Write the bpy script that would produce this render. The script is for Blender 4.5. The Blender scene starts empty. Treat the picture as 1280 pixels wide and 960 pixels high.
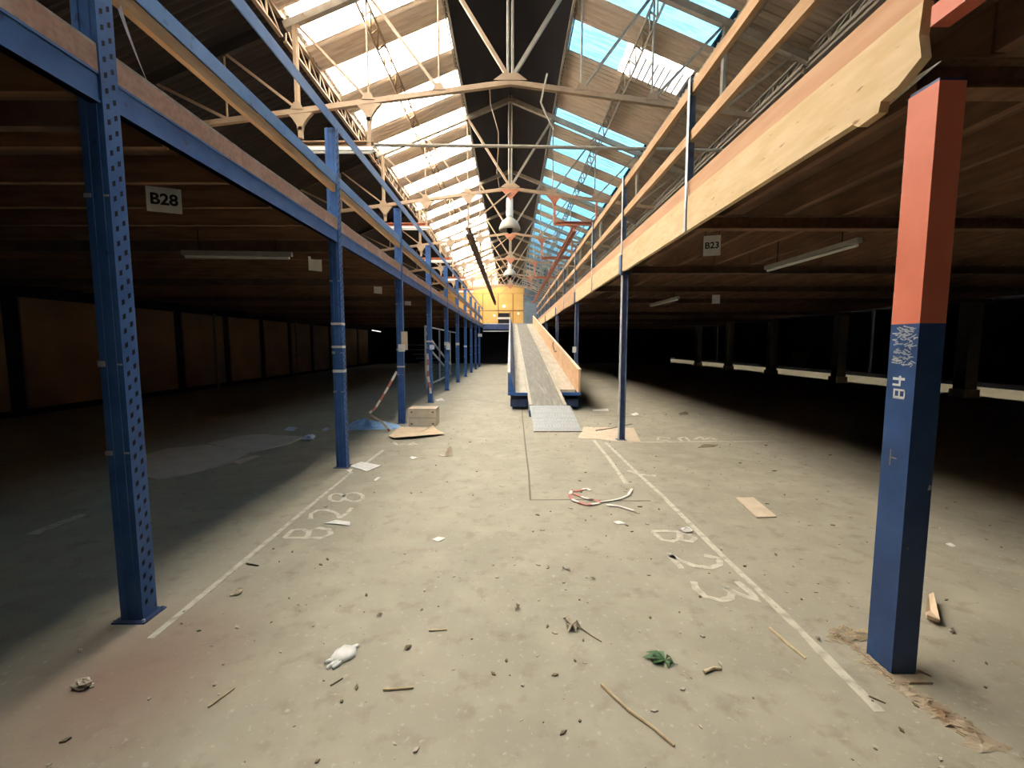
import bpy, math, random
from mathutils import Vector, Matrix
random.seed(7)
S = bpy.context.scene
COL = S.collection
# ---------------------------------------------------------------- camera
F, H, HY, VX = 555.0, 1.55, 430.0, 638.0
pitch = math.atan((480 - HY) / F); yaw = math.atan((640 - VX) / F)
FW = Vector((math.sin(yaw) * math.cos(pitch), math.cos(yaw) * math.cos(pitch), -math.sin(pitch)))
RT = Vector((math.cos(yaw), -math.sin(yaw), 0)); UP = RT.cross(FW)
CAM = Vector((0, 0, H))
cd = bpy.data.cameras.new('camera'); cam = bpy.data.objects.new('camera', cd); COL.objects.link(cam)
cd.sensor_fit = 'HORIZONTAL'; cd.sensor_width = 36.0; cd.lens = F / 1280 * 36; cd.clip_start = 0.02; cd.clip_end = 300
M3 = Matrix((RT, UP, -FW)).transposed()
cam.matrix_world = Matrix.Translation(CAM) @ M3.to_4x4()
S.camera = cam
# ---------------------------------------------------------------- sky and exposure
w = bpy.data.worlds.new('sky'); S.world = w; w.use_nodes = True
bg = w.node_tree.nodes['Background']; bg.inputs[0].default_value = (1.0, 0.97, 0.92, 1); bg.inputs[1].default_value = 12.0
S.view_settings.view_transform = 'Standard'; S.view_settings.look = 'None'
S.view_settings.gamma = 1.0; S.view_settings.use_curve_mapping = False
S.view_settings.exposure = 1.5

# ---------------------------------------------------------------- helpers
def ray(px, py): return FW + RT * ((px - 640) / F) + UP * ((480 - py) / F)
def fl(px, py, z=0.0):
    d = ray(px, py); return CAM + d * ((z - H) / d.z)
def atY(px, py, Y):
    d = ray(px, py); return CAM + d * (Y / d.y)
def atX(px, py, X):
    d = ray(px, py); return CAM + d * (X / d.x)

def V(*a): return Vector(a)
class MB:
    """collects boxes, bars, tubes and polygons into one mesh"""
    def __init__(s): s.v = []; s.f = []
    def add(s, vs, fs):
        n = len(s.v); s.v += [tuple(x) for x in vs]; s.f += [tuple(i + n for i in f) for f in fs]; return s
    def box(s, x0, x1, y0, y1, z0, z1):
        vs = [(x, y, z) for z in (z0, z1) for y in (y0, y1) for x in (x0, x1)]
        return s.add(vs, [(0, 2, 3, 1), (4, 5, 7, 6), (0, 1, 5, 4), (2, 6, 7, 3), (0, 4, 6, 2), (1, 3, 7, 5)])
    def bar(s, p, q, wd, ht, up=(0, 0, 1)):
        p = Vector(p); q = Vector(q); d = (q - p).normalized(); u = Vector(up)
        if abs(d.dot(u)) > 0.98: u = Vector((0, 1, 0)) if abs(d.y) < 0.9 else Vector((1, 0, 0))
        sd = d.cross(u).normalized(); u = sd.cross(d).normalized()
        vs = [c + sd * a * wd / 2 + u * b * ht / 2 for c in (p, q) for a, b in ((-1, -1), (1, -1), (1, 1), (-1, 1))]
        return s.add(vs, [(3, 2, 1, 0), (4, 5, 6, 7), (0, 1, 5, 4), (1, 2, 6, 5), (2, 3, 7, 6), (3, 0, 4, 7)])
    def tube(s, pts, r, n=6, r2=None):
        pts = [Vector(p) for p in pts]; vs = []; fs = []
        for i, p in enumerate(pts):
            d = (pts[min(i + 1, len(pts) - 1)] - pts[max(i - 1, 0)]).normalized()
            u = Vector((0, 0, 1)) if abs(d.z) < 0.9 else Vector((0, 1, 0))
            a = d.cross(u).normalized(); b = a.cross(d)
            rr = r if r2 is None else r + (r2 - r) * i / max(1, len(pts) - 1)
            for k in range(n):
                t = 2 * math.pi * k / n; vs.append(p + a * math.cos(t) * rr + b * math.sin(t) * rr)
        for i in range(len(pts) - 1):
            for k in range(n):
                fs.append((i * n + k, i * n + (k + 1) % n, (i + 1) * n + (k + 1) % n, (i + 1) * n + k))
        fs.append(tuple(range(n - 1, -1, -1))); m = (len(pts) - 1) * n; fs.append(tuple(range(m, m + n)))
        return s.add(vs, fs)
    def prism(s, poly, off):
        """poly: list of 3d points, extruded by off"""
        n = len(poly); off = Vector(off); vs = [Vector(p) for p in poly] + [Vector(p) + off for p in poly]
        fs = [tuple(range(n - 1, -1, -1)), tuple(range(n, 2 * n))] + [(i, (i + 1) % n, n + (i + 1) % n, n + i) for i in range(n)]
        return s.add(vs, fs)
    def lathe(s, prof, c, n=14):
        c = Vector(c); vs = []; fs = []
        for r, z in prof:
            for k in range(n):
                t = 2 * math.pi * k / n; vs.append(c + V(r * math.cos(t), r * math.sin(t), z))
        for i in range(len(prof) - 1):
            for k in range(n):
                fs.append((i * n + k, i * n + (k + 1) % n, (i + 1) * n + (k + 1) % n, (i + 1) * n + k))
        fs.append(tuple(range(n - 1, -1, -1))); m = (len(prof) - 1) * n; fs.append(tuple(range(m, m + n)))
        return s.add(vs, fs)
    def ribbon(s, pts, wd, th=0.002):
        """flat strip lying on the floor along pts"""
        pts = [Vector(p) for p in pts]; vs = []; fs = []
        for i, p in enumerate(pts):
            d = (pts[min(i + 1, len(pts) - 1)] - pts[max(i - 1, 0)]); d.z = 0; d.normalize()
            n = V(-d.y, d.x, 0); ww = wd * (0.85 + 0.3 * random.random())
            vs += [p + n * ww / 2, p - n * ww / 2, p + n * ww / 2 + V(0, 0, th), p - n * ww / 2 + V(0, 0, th)]
        for i in range(len(pts) - 1):
            a = 4 * i; b = a + 4
            fs += [(a + 2, a + 3, b + 3, b + 2), (a, b, b + 1, a + 1), (a, a + 2, b + 2, b), (a + 1, b + 1, b + 3, a + 3)]
        fs += [(0, 1, 3, 2)]; m = 4 * (len(pts) - 1); fs += [(m, m + 2, m + 3, m + 1)]
        return s.add(vs, fs)
    def mesh(s, name, mat, origin=(0, 0, 0), smooth=False):
        o = Vector(origin); me = bpy.data.meshes.new(name)
        me.from_pydata([tuple(Vector(v) - o) for v in s.v], [], s.f); me.update()
        if mat: me.materials.append(mat)
        if smooth:
            for p in me.polygons: p.use_smooth = True
        return me
    def build(s, name, mat, parent=None, world=True, smooth=False, loc=None):
        """world=True: coordinates are world ones and get moved into the parent's frame"""
        o = wloc(parent) if (parent is not None and world) else V(0, 0, 0)
        if loc is not None: o = Vector(loc)
        ob = bpy.data.objects.new(name, s.mesh(name, mat, o, smooth)); COL.objects.link(ob)
        if parent is not None:
            ob.parent = parent
            if loc is not None: ob.location = Vector(loc) - wloc(parent)
        elif loc is not None: ob.location = loc
        return ob
def wloc(o):
    v = V(0, 0, 0)
    while o is not None: v = v + o.location; o = o.parent
    return v
def tag(o, label=None, cat=None, group=None, kind=None):
    if label: o['label'] = label
    if cat: o['category'] = cat
    if group: o['group'] = group
    if kind: o['kind'] = kind
    return o
def thing(name, loc, label, cat, group=None):
    o = bpy.data.objects.new(name, None); COL.objects.link(o); o.location = loc; o.empty_display_size = 0.2
    return tag(o, label, cat, group)
def inst(name, me, parent, loc, rot=None):
    o = bpy.data.objects.new(name, me); COL.objects.link(o); o.parent = parent; o.location = loc
    if rot is not None: o.rotation_euler = rot
    return o
def copy_tree(o, parent=None):
    c = o.copy(); COL.objects.link(c); c.parent = parent
    for ch in list(o.children): copy_tree(ch, c)
    return c

# ---------------------------------------------------------------- materials
MT = {}
def mat(name, c1, c2=None, rough=0.7, scale=6.0, metal=0.0, bump=0.0, detail=6.0, lo=0.35, hi=0.65, stretch=None, c3=None, s3=1.5, lo3=0.55, hi3=0.7, spec=0.3):
    m = bpy.data.materials.new(name); m.use_nodes = True; nt = m.node_tree; N = nt.nodes; L = nt.links
    b = N['Principled BSDF']; b.inputs['Roughness'].default_value = rough; b.inputs['Metallic'].default_value = metal
    b.inputs['Specular IOR Level'].default_value = spec
    b.inputs['Base Color'].default_value = (*c1, 1)
    if c2:
        tc = N.new('ShaderNodeTexCoord'); mp = N.new('ShaderNodeMapping'); L.new(tc.outputs['Object'], mp.inputs[0])
        if stretch: mp.inputs['Scale'].default_value = stretch
        no = N.new('ShaderNodeTexNoise'); no.inputs['Scale'].default_value = scale; no.inputs['Detail'].default_value = detail
        L.new(mp.outputs[0], no.inputs[0])
        r = N.new('ShaderNodeMapRange'); r.inputs[1].default_value = lo; r.inputs[2].default_value = hi; L.new(no.outputs[0], r.inputs[0])
        mx = N.new('ShaderNodeMix'); mx.data_type = 'RGBA'; mx.inputs[6].default_value = (*c1, 1); mx.inputs[7].default_value = (*c2, 1)
        L.new(r.outputs[0], mx.inputs[0]); out = mx.outputs[2]
        if c3:
            n3 = N.new('ShaderNodeTexNoise'); n3.inputs['Scale'].default_value = s3; n3.inputs['Detail'].default_value = 8
            L.new(mp.outputs[0], n3.inputs[0])
            r3 = N.new('ShaderNodeMapRange'); r3.inputs[1].default_value = lo3; r3.inputs[2].default_value = hi3; L.new(n3.outputs[0], r3.inputs[0])
            m3 = N.new('ShaderNodeMix'); m3.data_type = 'RGBA'; m3.inputs[7].default_value = (*c3, 1)
            L.new(out, m3.inputs[6]); L.new(r3.outputs[0], m3.inputs[0]); out = m3.outputs[2]
        L.new(out, b.inputs['Base Color'])
        if bump:
            bp = N.new('ShaderNodeBump'); bp.inputs['Strength'].default_value = bump; bp.inputs['Distance'].default_value = 0.02
            L.new(no.outputs[0], bp.inputs['Height']); L.new(bp.outputs[0], b.inputs['Normal'])
    MT[name] = m; return m
def glass(name, tint, tint2, trans=0.92, scale=2.0):
    """translucent corrugated rooflight sheet, its tint streaked to stand in for corrugation shading"""
    m = bpy.data.materials.new(name); m.use_nodes = True; nt = m.node_tree; N = nt.nodes; L = nt.links
    N.remove(N['Principled BSDF'])
    tc = N.new('ShaderNodeTexCoord'); mp = N.new('ShaderNodeMapping'); L.new(tc.outputs['Object'], mp.inputs[0])
    mp.inputs['Scale'].default_value = (0.8, 10.0, 1.0)
    no = N.new('ShaderNodeTexNoise'); no.inputs['Scale'].default_value = scale; no.inputs['Detail'].default_value = 5; L.new(mp.outputs[0], no.inputs[0])
    r = N.new('ShaderNodeMapRange'); r.inputs[1].default_value = 0.47; r.inputs[2].default_value = 0.70; L.new(no.outputs[0], r.inputs[0])
    mx = N.new('ShaderNodeMix'); mx.data_type = 'RGBA'; mx.inputs[6].default_value = (*tint, 1); mx.inputs[7].default_value = (*tint2, 1); L.new(r.outputs[0], mx.inputs[0])  # second tint paints the shading lines of the corrugations
    t = N.new('ShaderNodeBsdfTransparent'); L.new(mx.outputs[2], t.inputs[0])
    d = N.new('ShaderNodeBsdfTranslucent'); L.new(mx.outputs[2], d.inputs[0])
    ms = N.new('ShaderNodeMixShader'); ms.inputs[0].default_value = trans; L.new(d.outputs[0], ms.inputs[1]); L.new(t.outputs[0], ms.inputs[2])
    L.new(ms.outputs[0], N['Material Output'].inputs[0]); MT[name] = m; return m
def emit(name, col, st):
    m = bpy.data.materials.new(name); m.use_nodes = True; b = m.node_tree.nodes['Principled BSDF']
    b.inputs['Emission Color'].default_value = (*col, 1); b.inputs['Emission Strength'].default_value = st; b.inputs['Base Color'].default_value = (*col, 1)
    MT[name] = m; return m

mat('blue', (0.038, 0.105, 0.30), (0.055, 0.145, 0.38), rough=0.45, scale=5, c3=(0.035, 0.07, 0.18), s3=9, lo3=0.62, hi3=0.7)
mat('blue_rail', (0.075, 0.20, 0.46), (0.095, 0.24, 0.52), rough=0.4, scale=5, c3=(0.04, 0.09, 0.22), s3=9, lo3=0.62, hi3=0.7)
mat('blue_dark', (0.020, 0.048, 0.13), (0.030, 0.072, 0.19), rough=0.45, scale=5, c3=(0.4, 0.42, 0.45), s3=14, lo3=0.72, hi3=0.76)
mat('blue_steel', (0.04, 0.06, 0.14), (0.06, 0.09, 0.20), rough=0.4, scale=8)
mat('steel_blue_grey', (0.16, 0.20, 0.28), (0.10, 0.13, 0.20), rough=0.45, scale=7, metal=0.2)
mat('galvanised', (0.50, 0.52, 0.55), (0.35, 0.37, 0.40), rough=0.4, scale=9, metal=0.3)
mat('red', (0.60, 0.17, 0.10), (0.54, 0.14, 0.08), rough=0.5, scale=3, c3=(0.25, 0.05, 0.03), s3=12, lo3=0.68, hi3=0.74)
mat('hole', (0.004, 0.005, 0.012))
mat('chipboard', (0.44, 0.27, 0.20), (0.34, 0.20, 0.15), rough=0.9, scale=30, bump=0.2, c3=(0.50, 0.36, 0.28), s3=3)
mat('board_edge', (0.42, 0.36, 0.31), (0.26, 0.21, 0.18), rough=0.9, scale=14)
mat('timber', (0.50, 0.31, 0.165), (0.40, 0.23, 0.11), rough=0.75, scale=4, stretch=(6, 0.7, 6), bump=0.1, c3=(0.30, 0.15, 0.06), s3=5, lo3=0.68, hi3=0.75)
mat('timber_pale', (0.62, 0.46, 0.27), (0.54, 0.38, 0.20), rough=0.75, scale=3, stretch=(5, 1.0, 5), bump=0.1, c3=(0.26, 0.14, 0.06), s3=7, lo3=0.66, hi3=0.74)
mat('timber_red', (0.52, 0.30, 0.17), (0.45, 0.24, 0.125), rough=0.75, scale=3, stretch=(6, 0.6, 6), bump=0.1)
mat('joist', (0.28, 0.15, 0.085), (0.19, 0.10, 0.055), rough=0.85, scale=4, stretch=(0.7, 6, 6))
mat('joist_long', (0.22, 0.115, 0.065), (0.15, 0.08, 0.045), rough=0.85, scale=4, stretch=(6, 0.7, 6))
mat('deck', (0.15, 0.085, 0.05), (0.10, 0.06, 0.035), rough=0.9, scale=3)
mat('deck_top', (0.22, 0.18, 0.14), (0.16, 0.13, 0.10), rough=0.9, scale=3)
mat('tan_steel', (0.38, 0.27, 0.175), (0.32, 0.22, 0.14), rough=0.6, scale=7, c3=(0.33, 0.17, 0.09), s3=4, lo3=0.6, hi3=0.72)
mat('grey_steel', (0.36, 0.32, 0.26), (0.28, 0.24, 0.19), rough=0.6, scale=7, c3=(0.26, 0.15, 0.09), s3=4, lo3=0.62, hi3=0.74)
mat('rust_red', (0.50, 0.20, 0.12), (0.40, 0.14, 0.08), rough=0.7, scale=8)
mat('rust_brown', (0.17, 0.10, 0.065), (0.11, 0.065, 0.045), rough=0.7, scale=8)
mat('sheet_left_lit', (0.78, 0.66, 0.54), (0.70, 0.58, 0.46), rough=0.85, scale=1.2, stretch=(0.8, 7, 1), c3=(0.52, 0.40, 0.29), s3=1.6, lo3=0.58, hi3=0.75)  # brighter copy of the sheet, light and glare put into its colour
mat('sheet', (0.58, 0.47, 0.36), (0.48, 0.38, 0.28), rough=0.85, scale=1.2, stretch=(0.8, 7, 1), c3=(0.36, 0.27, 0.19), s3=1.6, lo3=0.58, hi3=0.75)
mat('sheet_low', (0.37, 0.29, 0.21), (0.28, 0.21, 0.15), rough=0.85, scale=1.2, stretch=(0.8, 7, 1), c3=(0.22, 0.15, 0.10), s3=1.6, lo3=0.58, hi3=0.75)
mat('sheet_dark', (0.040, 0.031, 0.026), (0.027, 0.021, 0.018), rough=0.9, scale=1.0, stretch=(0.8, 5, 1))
mat('ridge_black', (0.016, 0.015, 0.019), (0.011, 0.011, 0.015), rough=0.7, scale=1.0)
glass('rooflight_white', (0.93, 0.90, 0.84), (0.80, 0.74, 0.64))
glass('rooflight_cyan', (0.0215, 0.058, 0.092), (0.0105, 0.030, 0.034), scale=3.0)
glass('rooflight_blue', (0.0035, 0.0125, 0.027), (0.0025, 0.009, 0.020), scale=3.0)
glass('rooflight_clear', (0.16, 0.17, 0.18), (0.13, 0.14, 0.15))
mat('lamp_white', (0.72, 0.72, 0.68), rough=0.5)
mat('lamp_grey', (0.42, 0.40, 0.34), (0.34, 0.32, 0.27), rough=0.5, scale=5)
mat('white_sign', (0.72, 0.72, 0.70), (0.62, 0.62, 0.60), rough=0.6, scale=12)
mat('ink', (0.012, 0.012, 0.014))
mat('paper', (0.80, 0.78, 0.74), (0.66, 0.64, 0.60), rough=0.8, scale=15)
mat('paper_blue', (0.66, 0.70, 0.80), (0.5, 0.54, 0.66), rough=0.6, scale=15)
mat('cardboard', (0.68, 0.53, 0.37), (0.60, 0.45, 0.30), rough=0.9, scale=9)
mat('cardboard_grey', (0.56, 0.50, 0.43), (0.48, 0.43, 0.37), rough=0.9, scale=4)
mat('cardboard_pale', (0.64, 0.53, 0.40), (0.56, 0.45, 0.33), rough=0.9, scale=6)
mat('box_card', (0.70, 0.62, 0.50), (0.60, 0.53, 0.42), rough=0.9, scale=6)
mat('blue_plastic', (0.42, 0.64, 0.90), (0.24, 0.44, 0.78), rough=0.35, scale=9, bump=0.6)
mat('tape_red', (0.56, 0.20, 0.17), (0.5, 0.17, 0.14), rough=0.5, scale=10)
mat('tape_white', (0.78, 0.75, 0.70), (0.66, 0.62, 0.57), rough=0.5, scale=10)
mat('stick', (0.56, 0.44, 0.27), (0.42, 0.31, 0.18), rough=0.85, scale=20)
mat('straw', (0.68, 0.56, 0.36), (0.52, 0.40, 0.24), rough=0.85, scale=20)
mat('dry_leaf', (0.24, 0.19, 0.11), (0.12, 0.10, 0.06), rough=0.85, scale=20)
mat('pale_leaf', (0.52, 0.45, 0.33), (0.28, 0.22, 0.15), rough=0.85, scale=30)
mat('leaf', (0.055, 0.13, 0.05), (0.12, 0.20, 0.10), rough=0.6, scale=25)
mat('rubble', (0.42, 0.34, 0.25), (0.30, 0.235, 0.16), rough=0.95, scale=14, bump=0.8, c3=(0.27, 0.17, 0.10), s3=7, lo3=0.58, hi3=0.70)
mat('pebble', (0.52, 0.45, 0.36), (0.4, 0.34, 0.27), rough=0.9, scale=20)
mat('belt', (0.23, 0.215, 0.18), (0.18, 0.165, 0.14), rough=0.7, scale=3, stretch=(6, 0.5, 1), c3=(0.29, 0.27, 0.22), s3=2)
mat('bed', (0.48, 0.43, 0.34), (0.38, 0.34, 0.26), rough=0.6, scale=3, stretch=(3, 0.6, 1))
mat('plate', (0.50, 0.50, 0.47), (0.40, 0.40, 0.37), rough=0.45, scale=10, metal=0.3)
mat('plywood', (0.66, 0.42, 0.25), (0.58, 0.33, 0.18), rough=0.75, scale=2.0, stretch=(1, 1, 2.5))
mat('office_panel', (0.66, 0.40, 0.13), (0.60, 0.35, 0.10), rough=0.6, scale=1.5)
mat('office_joint', (0.28, 0.16, 0.06))
mat('wall_panel', (0.26, 0.16, 0.09), (0.17, 0.105, 0.06), rough=0.9, scale=0.8)
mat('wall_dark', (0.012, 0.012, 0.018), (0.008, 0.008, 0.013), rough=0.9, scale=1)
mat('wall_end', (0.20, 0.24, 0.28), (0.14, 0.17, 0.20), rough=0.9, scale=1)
mat('column_grey', (0.22, 0.20, 0.17), (0.16, 0.145, 0.125), rough=0.85, scale=3)
mat('slab', (0.30, 0.27, 0.23), (0.22, 0.20, 0.17), rough=0.85, scale=1)
mat('joint_line', (0.15, 0.13, 0.10))
mat('pale_rail', (0.55, 0.57, 0.60), rough=0.5)
mat('black', (0.01, 0.01, 0.011))
emit('lit_tube', (1.0, 0.97, 0.90), 1.0)
emit('lit_bulkhead', (1.0, 0.95, 0.80), 0.35)

def floor_material():
    m = bpy.data.materials.new('concrete_floor'); m.use_nodes = True; nt = m.node_tree; N = nt.nodes; L = nt.links
    b = N['Principled BSDF']; b.inputs['Roughness'].default_value = 0.78; b.inputs['Specular IOR Level'].default_value = 0.25
    tc = N.new('ShaderNodeTexCoord')
    def noise(sc, de, lo, hi, st=None):
        mp = N.new('ShaderNodeMapping'); L.new(tc.outputs['Object'], mp.inputs[0])
        if st: mp.inputs['Scale'].default_value = st
        n = N.new('ShaderNodeTexNoise'); n.inputs['Scale'].default_value = sc; n.inputs['Detail'].default_value = de; n.inputs['Roughness'].default_value = 0.6
        L.new(mp.outputs[0], n.inputs[0])
        r = N.new('ShaderNodeMapRange'); r.inputs[1].default_value = lo; r.inputs[2].default_value = hi; L.new(n.outputs[0], r.inputs[0]); return r.outputs[0], n.outputs[0]
    def mix(a, col, f):
        x = N.new('ShaderNodeMix'); x.data_type = 'RGBA'; x.inputs[7].default_value = (*col, 1); L.new(f, x.inputs[0])
        if isinstance(a, tuple): x.inputs[6].default_value = (*a, 1)
        else: L.new(a, x.inputs[6])
        return x.outputs[2]
    f1, h1 = noise(0.55, 5, 0.35, 0.68); f2, h2 = noise(2.6, 8, 0.45, 0.75); f3, h3 = noise(7, 9, 0.54, 0.78); f4, h4 = noise(30, 5, 0.60, 0.70)
    c = mix((0.355, 0.322, 0.25), (0.30, 0.275, 0.21), f1); c = mix(c, (0.405, 0.37, 0.285), f2)
    c = mix(c, (0.24, 0.20, 0.155), f3); c = mix(c, (0.44, 0.40, 0.33), f4)
    # patch of red dust spilled at the near left
    vm = N.new('ShaderNodeVectorMath'); vm.operation = 'DISTANCE'; vm.inputs[1].default_value = (-2.05, 1.75, 0)
    mp = N.new('ShaderNodeMapping'); mp.inputs['Scale'].default_value = (1.15, 0.9, 1); L.new(tc.outputs['Object'], mp.inputs[0]); L.new(mp.outputs[0], vm.inputs[0])
    r = N.new('ShaderNodeMapRange'); r.inputs[1].default_value = 0.75; r.inputs[2].default_value = 0.10; r.inputs[3].default_value = 0; r.inputs[4].default_value = 0.75; L.new(vm.outputs['Value'], r.inputs[0])
    c = mix(c, (0.26, 0.155, 0.115), r.outputs[0])
    L.new(c, b.inputs['Base Color'])
    bp = N.new('ShaderNodeBump'); bp.inputs['Strength'].default_value = 0.25; bp.inputs['Distance'].default_value = 0.01; L.new(h3, bp.inputs['Height']); L.new(bp.outputs[0], b.inputs['Normal'])
    MT['floor'] = m
floor_material()
def paint_material():
    """road paint, worn through to the concrete"""
    m = bpy.data.materials.new('worn_paint'); m.use_nodes = True; nt = m.node_tree; N = nt.nodes; L = nt.links
    b = N['Principled BSDF']; b.inputs['Roughness'].default_value = 0.8
    tc = N.new('ShaderNodeTexCoord'); n = N.new('ShaderNodeTexNoise'); n.inputs['Scale'].default_value = 16; n.inputs['Detail'].default_value = 8; L.new(tc.outputs['Object'], n.inputs[0])
    r = N.new('ShaderNodeMapRange'); r.inputs[1].default_value = 0.44; r.inputs[2].default_value = 0.66; L.new(n.outputs[0], r.inputs[0])
    x = N.new('ShaderNodeMix'); x.data_type = 'RGBA'; x.inputs[6].default_value = (0.56, 0.52, 0.43, 1); x.inputs[7].default_value = (0.38, 0.34, 0.275, 1); L.new(r.outputs[0], x.inputs[0])
    L.new(x.outputs[2], b.inputs['Base Color']); MT['paint'] = m
paint_material()
ORD = ['nearest', 'second', 'third', 'fourth', 'fifth', 'sixth', 'seventh', 'eighth', 'ninth', 'tenth', 'eleventh', 'twelfth']

# ================================================================= SETTING
YB, YE = -4.0, 46.0           # back wall behind the camera, far end wall
XL, XR = -10.5, 17.0
ZR, SL = 7.87, 0.40           # ridge height and roof slope
def rz(x): return ZR - SL * abs(x)
o = MB().box(XL, XR, YB, YE, -0.2, 0.0).build('floor', MT['floor']); tag(o, 'bare worn concrete warehouse floor', kind='structure'); FLOOR = o
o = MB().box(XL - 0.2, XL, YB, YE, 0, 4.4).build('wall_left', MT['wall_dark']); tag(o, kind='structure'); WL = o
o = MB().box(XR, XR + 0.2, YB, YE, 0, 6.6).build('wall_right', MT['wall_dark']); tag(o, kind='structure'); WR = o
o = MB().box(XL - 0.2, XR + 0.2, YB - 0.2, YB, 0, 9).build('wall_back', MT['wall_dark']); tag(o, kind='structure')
o = MB().box(XL - 0.2, XR + 0.2, YE, YE + 0.2, 0, 9).build('wall_front', MT['wall_end']); tag(o, kind='structure')
# brown boards and thin pipes on the left wall
pm = MB().box(0, 0.05, -1.0, 1.0, 0.15, 2.55).mesh('panel', MT['wall_panel'])
for i in range(14): inst('panel', pm, WL, (XL, 1.2 + 2.35 * i, 0))
# ---- roof: corrugated sheets
def corr(name, x0, x1, wy, mt, amp=0.022, pitch=0.14):
    """sheet over x0..x1 (signed, on the gable) and width wy along y, origin at its x0 edge"""
    n = max(2, round(wy / pitch)) * 4; vs = []; fs = []
    sg = 1 if x1 > x0 else -1
    for i in range(n + 1):
        a = amp * math.sin(2 * math.pi * i / 4.0 + 0.4)
        y = wy * i / n
        vs += [(0, y, a), (x1 - x0, y, a - SL * (abs(x1) - abs(x0)))]
    for i in range(n):
        k = 2 * i; fs.append((k, k + 2, k + 3, k + 1) if sg > 0 else (k, k + 1, k + 3, k + 2))
    b = MB(); b.add(vs, fs); return b.mesh(name, mt)
roof = bpy.data.objects.new('ceiling', None); COL.objects.link(roof); tag(roof, 'pitched corrugated roof with rows of rooflights each side of a dark ridge', kind='structure')
PER, OW = 1.5, 0.68
Y0 = 7.92 - PER * 11
cache = {}
def sheet(kind, mt, x0, x1, y, wy):
    k = (mt, x0, x1, round(wy, 3))
    if k not in cache: cache[k] = corr(kind, x0, x1, wy, MT[mt])
    return inst(kind, cache[k], roof, (x0, y, rz(x0)))
E1, E2, E3 = 1.10, 2.27, 3.43
i = 0; y = Y0
while y < YE:
    wy = min(OW, YE - y)
    if y + wy > YB:
        for sg in (-1, 1):
            m_ = 'sheet_left_lit' if sg < 0 else 'sheet'; sheet('roof_sheet', m_, sg * E1, sg * E2, y, wy); sheet('roof_sheet', m_, sg * E2, sg * E3, y, wy)
    y2 = y + OW; wy = min(PER - OW, YE - y2)
    if wy > 0.05:
        k = i - 11
        if y2 < 0.8:
            for sg in (-1, 1): sheet('roof_sheet', 'sheet', sg * E1, sg * E2, y2, wy); sheet('roof_sheet', 'sheet', sg * E2, sg * E3, y2, wy)
            i += 1; y += PER; continue
        sheet('rooflight_sheet', 'rooflight_white', -E1, -E2, y2, wy); sheet('rooflight_sheet', 'rooflight_white', -E2, -E3, y2, wy)
        if k == 0:       # wide cyan sheet above, broken sheet below
            sheet('rooflight_sheet', 'rooflight_cyan', E1, E2 - 0.12, y2, wy + 0.55)
            sheet('rooflight_sheet', 'rooflight_clear', E2 + 0.05, E3, y2 + 0.1, 0.72); sheet('rooflight_sheet', 'rooflight_blue', E2 + 0.05, E3, y2 + 0.82, wy - 0.27)
        elif k == 1:
            for a, b in ((E1, E2), (E2, E3)): sheet('roof_sheet', 'sheet', a, b, y2, wy)
        else:
            sheet('rooflight_sheet', 'rooflight_cyan', E1, E2, y2, wy); sheet('rooflight_sheet', 'rooflight_cyan', E2, E3, y2, wy)
    i += 1; y += PER
# battens across the broken sheet
sl = MB()
bt = MB().box(-0.012, 0.012, 0, 0.72, -0.05, -0.03).mesh('batten', MT['sheet_low'])
for k in range(9): x = E2 + 0.14 + 0.115 * k; inst('batten', bt, roof, (x, 8.72, rz(x)))
# lower opaque slopes
yy = YB
while yy < YE:
    wy = min(1.5, YE - yy)
    sheet('roof_sheet', 'sheet_low', E3, 4.85, yy, wy)
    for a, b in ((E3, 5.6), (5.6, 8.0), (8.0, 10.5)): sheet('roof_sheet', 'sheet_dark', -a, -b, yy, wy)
    yy += 1.5
for sg in (-1, 1):     # strips added to block light leaking through the joint of the sheet rows
    MB().prism([(sg * (E3 - 0.05), YB, rz(E3 - 0.05) + 0.03), (sg * (E3 + 0.16), YB, rz(E3 + 0.16) + 0.03), (sg * (E3 + 0.16), YB, rz(E3 + 0.16) + 0.04), (sg * (E3 - 0.05), YB, rz(E3 - 0.05) + 0.04)], (0, YE - YB, 0)).build('leak_strip', MT['sheet_low'], roof)
    MB().box(sg * (E3 + 0.01) - 0.01, sg * (E3 + 0.01) + 0.01, YB, YE, rz(E3) - 0.04, rz(E3) + 0.03).build('leak_strip', MT['sheet_low'], roof)
# dark ridge ventilator with its edge flashings
rv = MB()
for sg in (-1, 1):
    rv.prism([(0, YB, ZR + 0.25), (sg * 1.12, YB, rz(1.12) + 0.14), (sg * 1.12, YB, rz(1.12) + 0.18), (0, YB, ZR + 0.30)], (0, YE - YB, 0))
    rv.box(sg * 1.12 - 0.02, sg * 1.12 + 0.02, YB, YE, rz(1.12) - 0.02, rz(1.12) + 0.16)
rv.build('ridge_ventilator', MT['ridge_black'], roof)
for sg in (-1, 1):
    fb = MB().box(sg * 1.09 - 0.02, sg * 1.09 + 0.02, YB, YE, rz(1.1) - 0.10, rz(1.1) - 0.03)
    fb.box(sg * 1.15 - 0.012, sg * 1.15 + 0.012, YB, YE, rz(1.15) - 0.08, rz(1.15) - 0.04); fb.build('ridge_flashing', MT['grey_steel'], roof)
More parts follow.
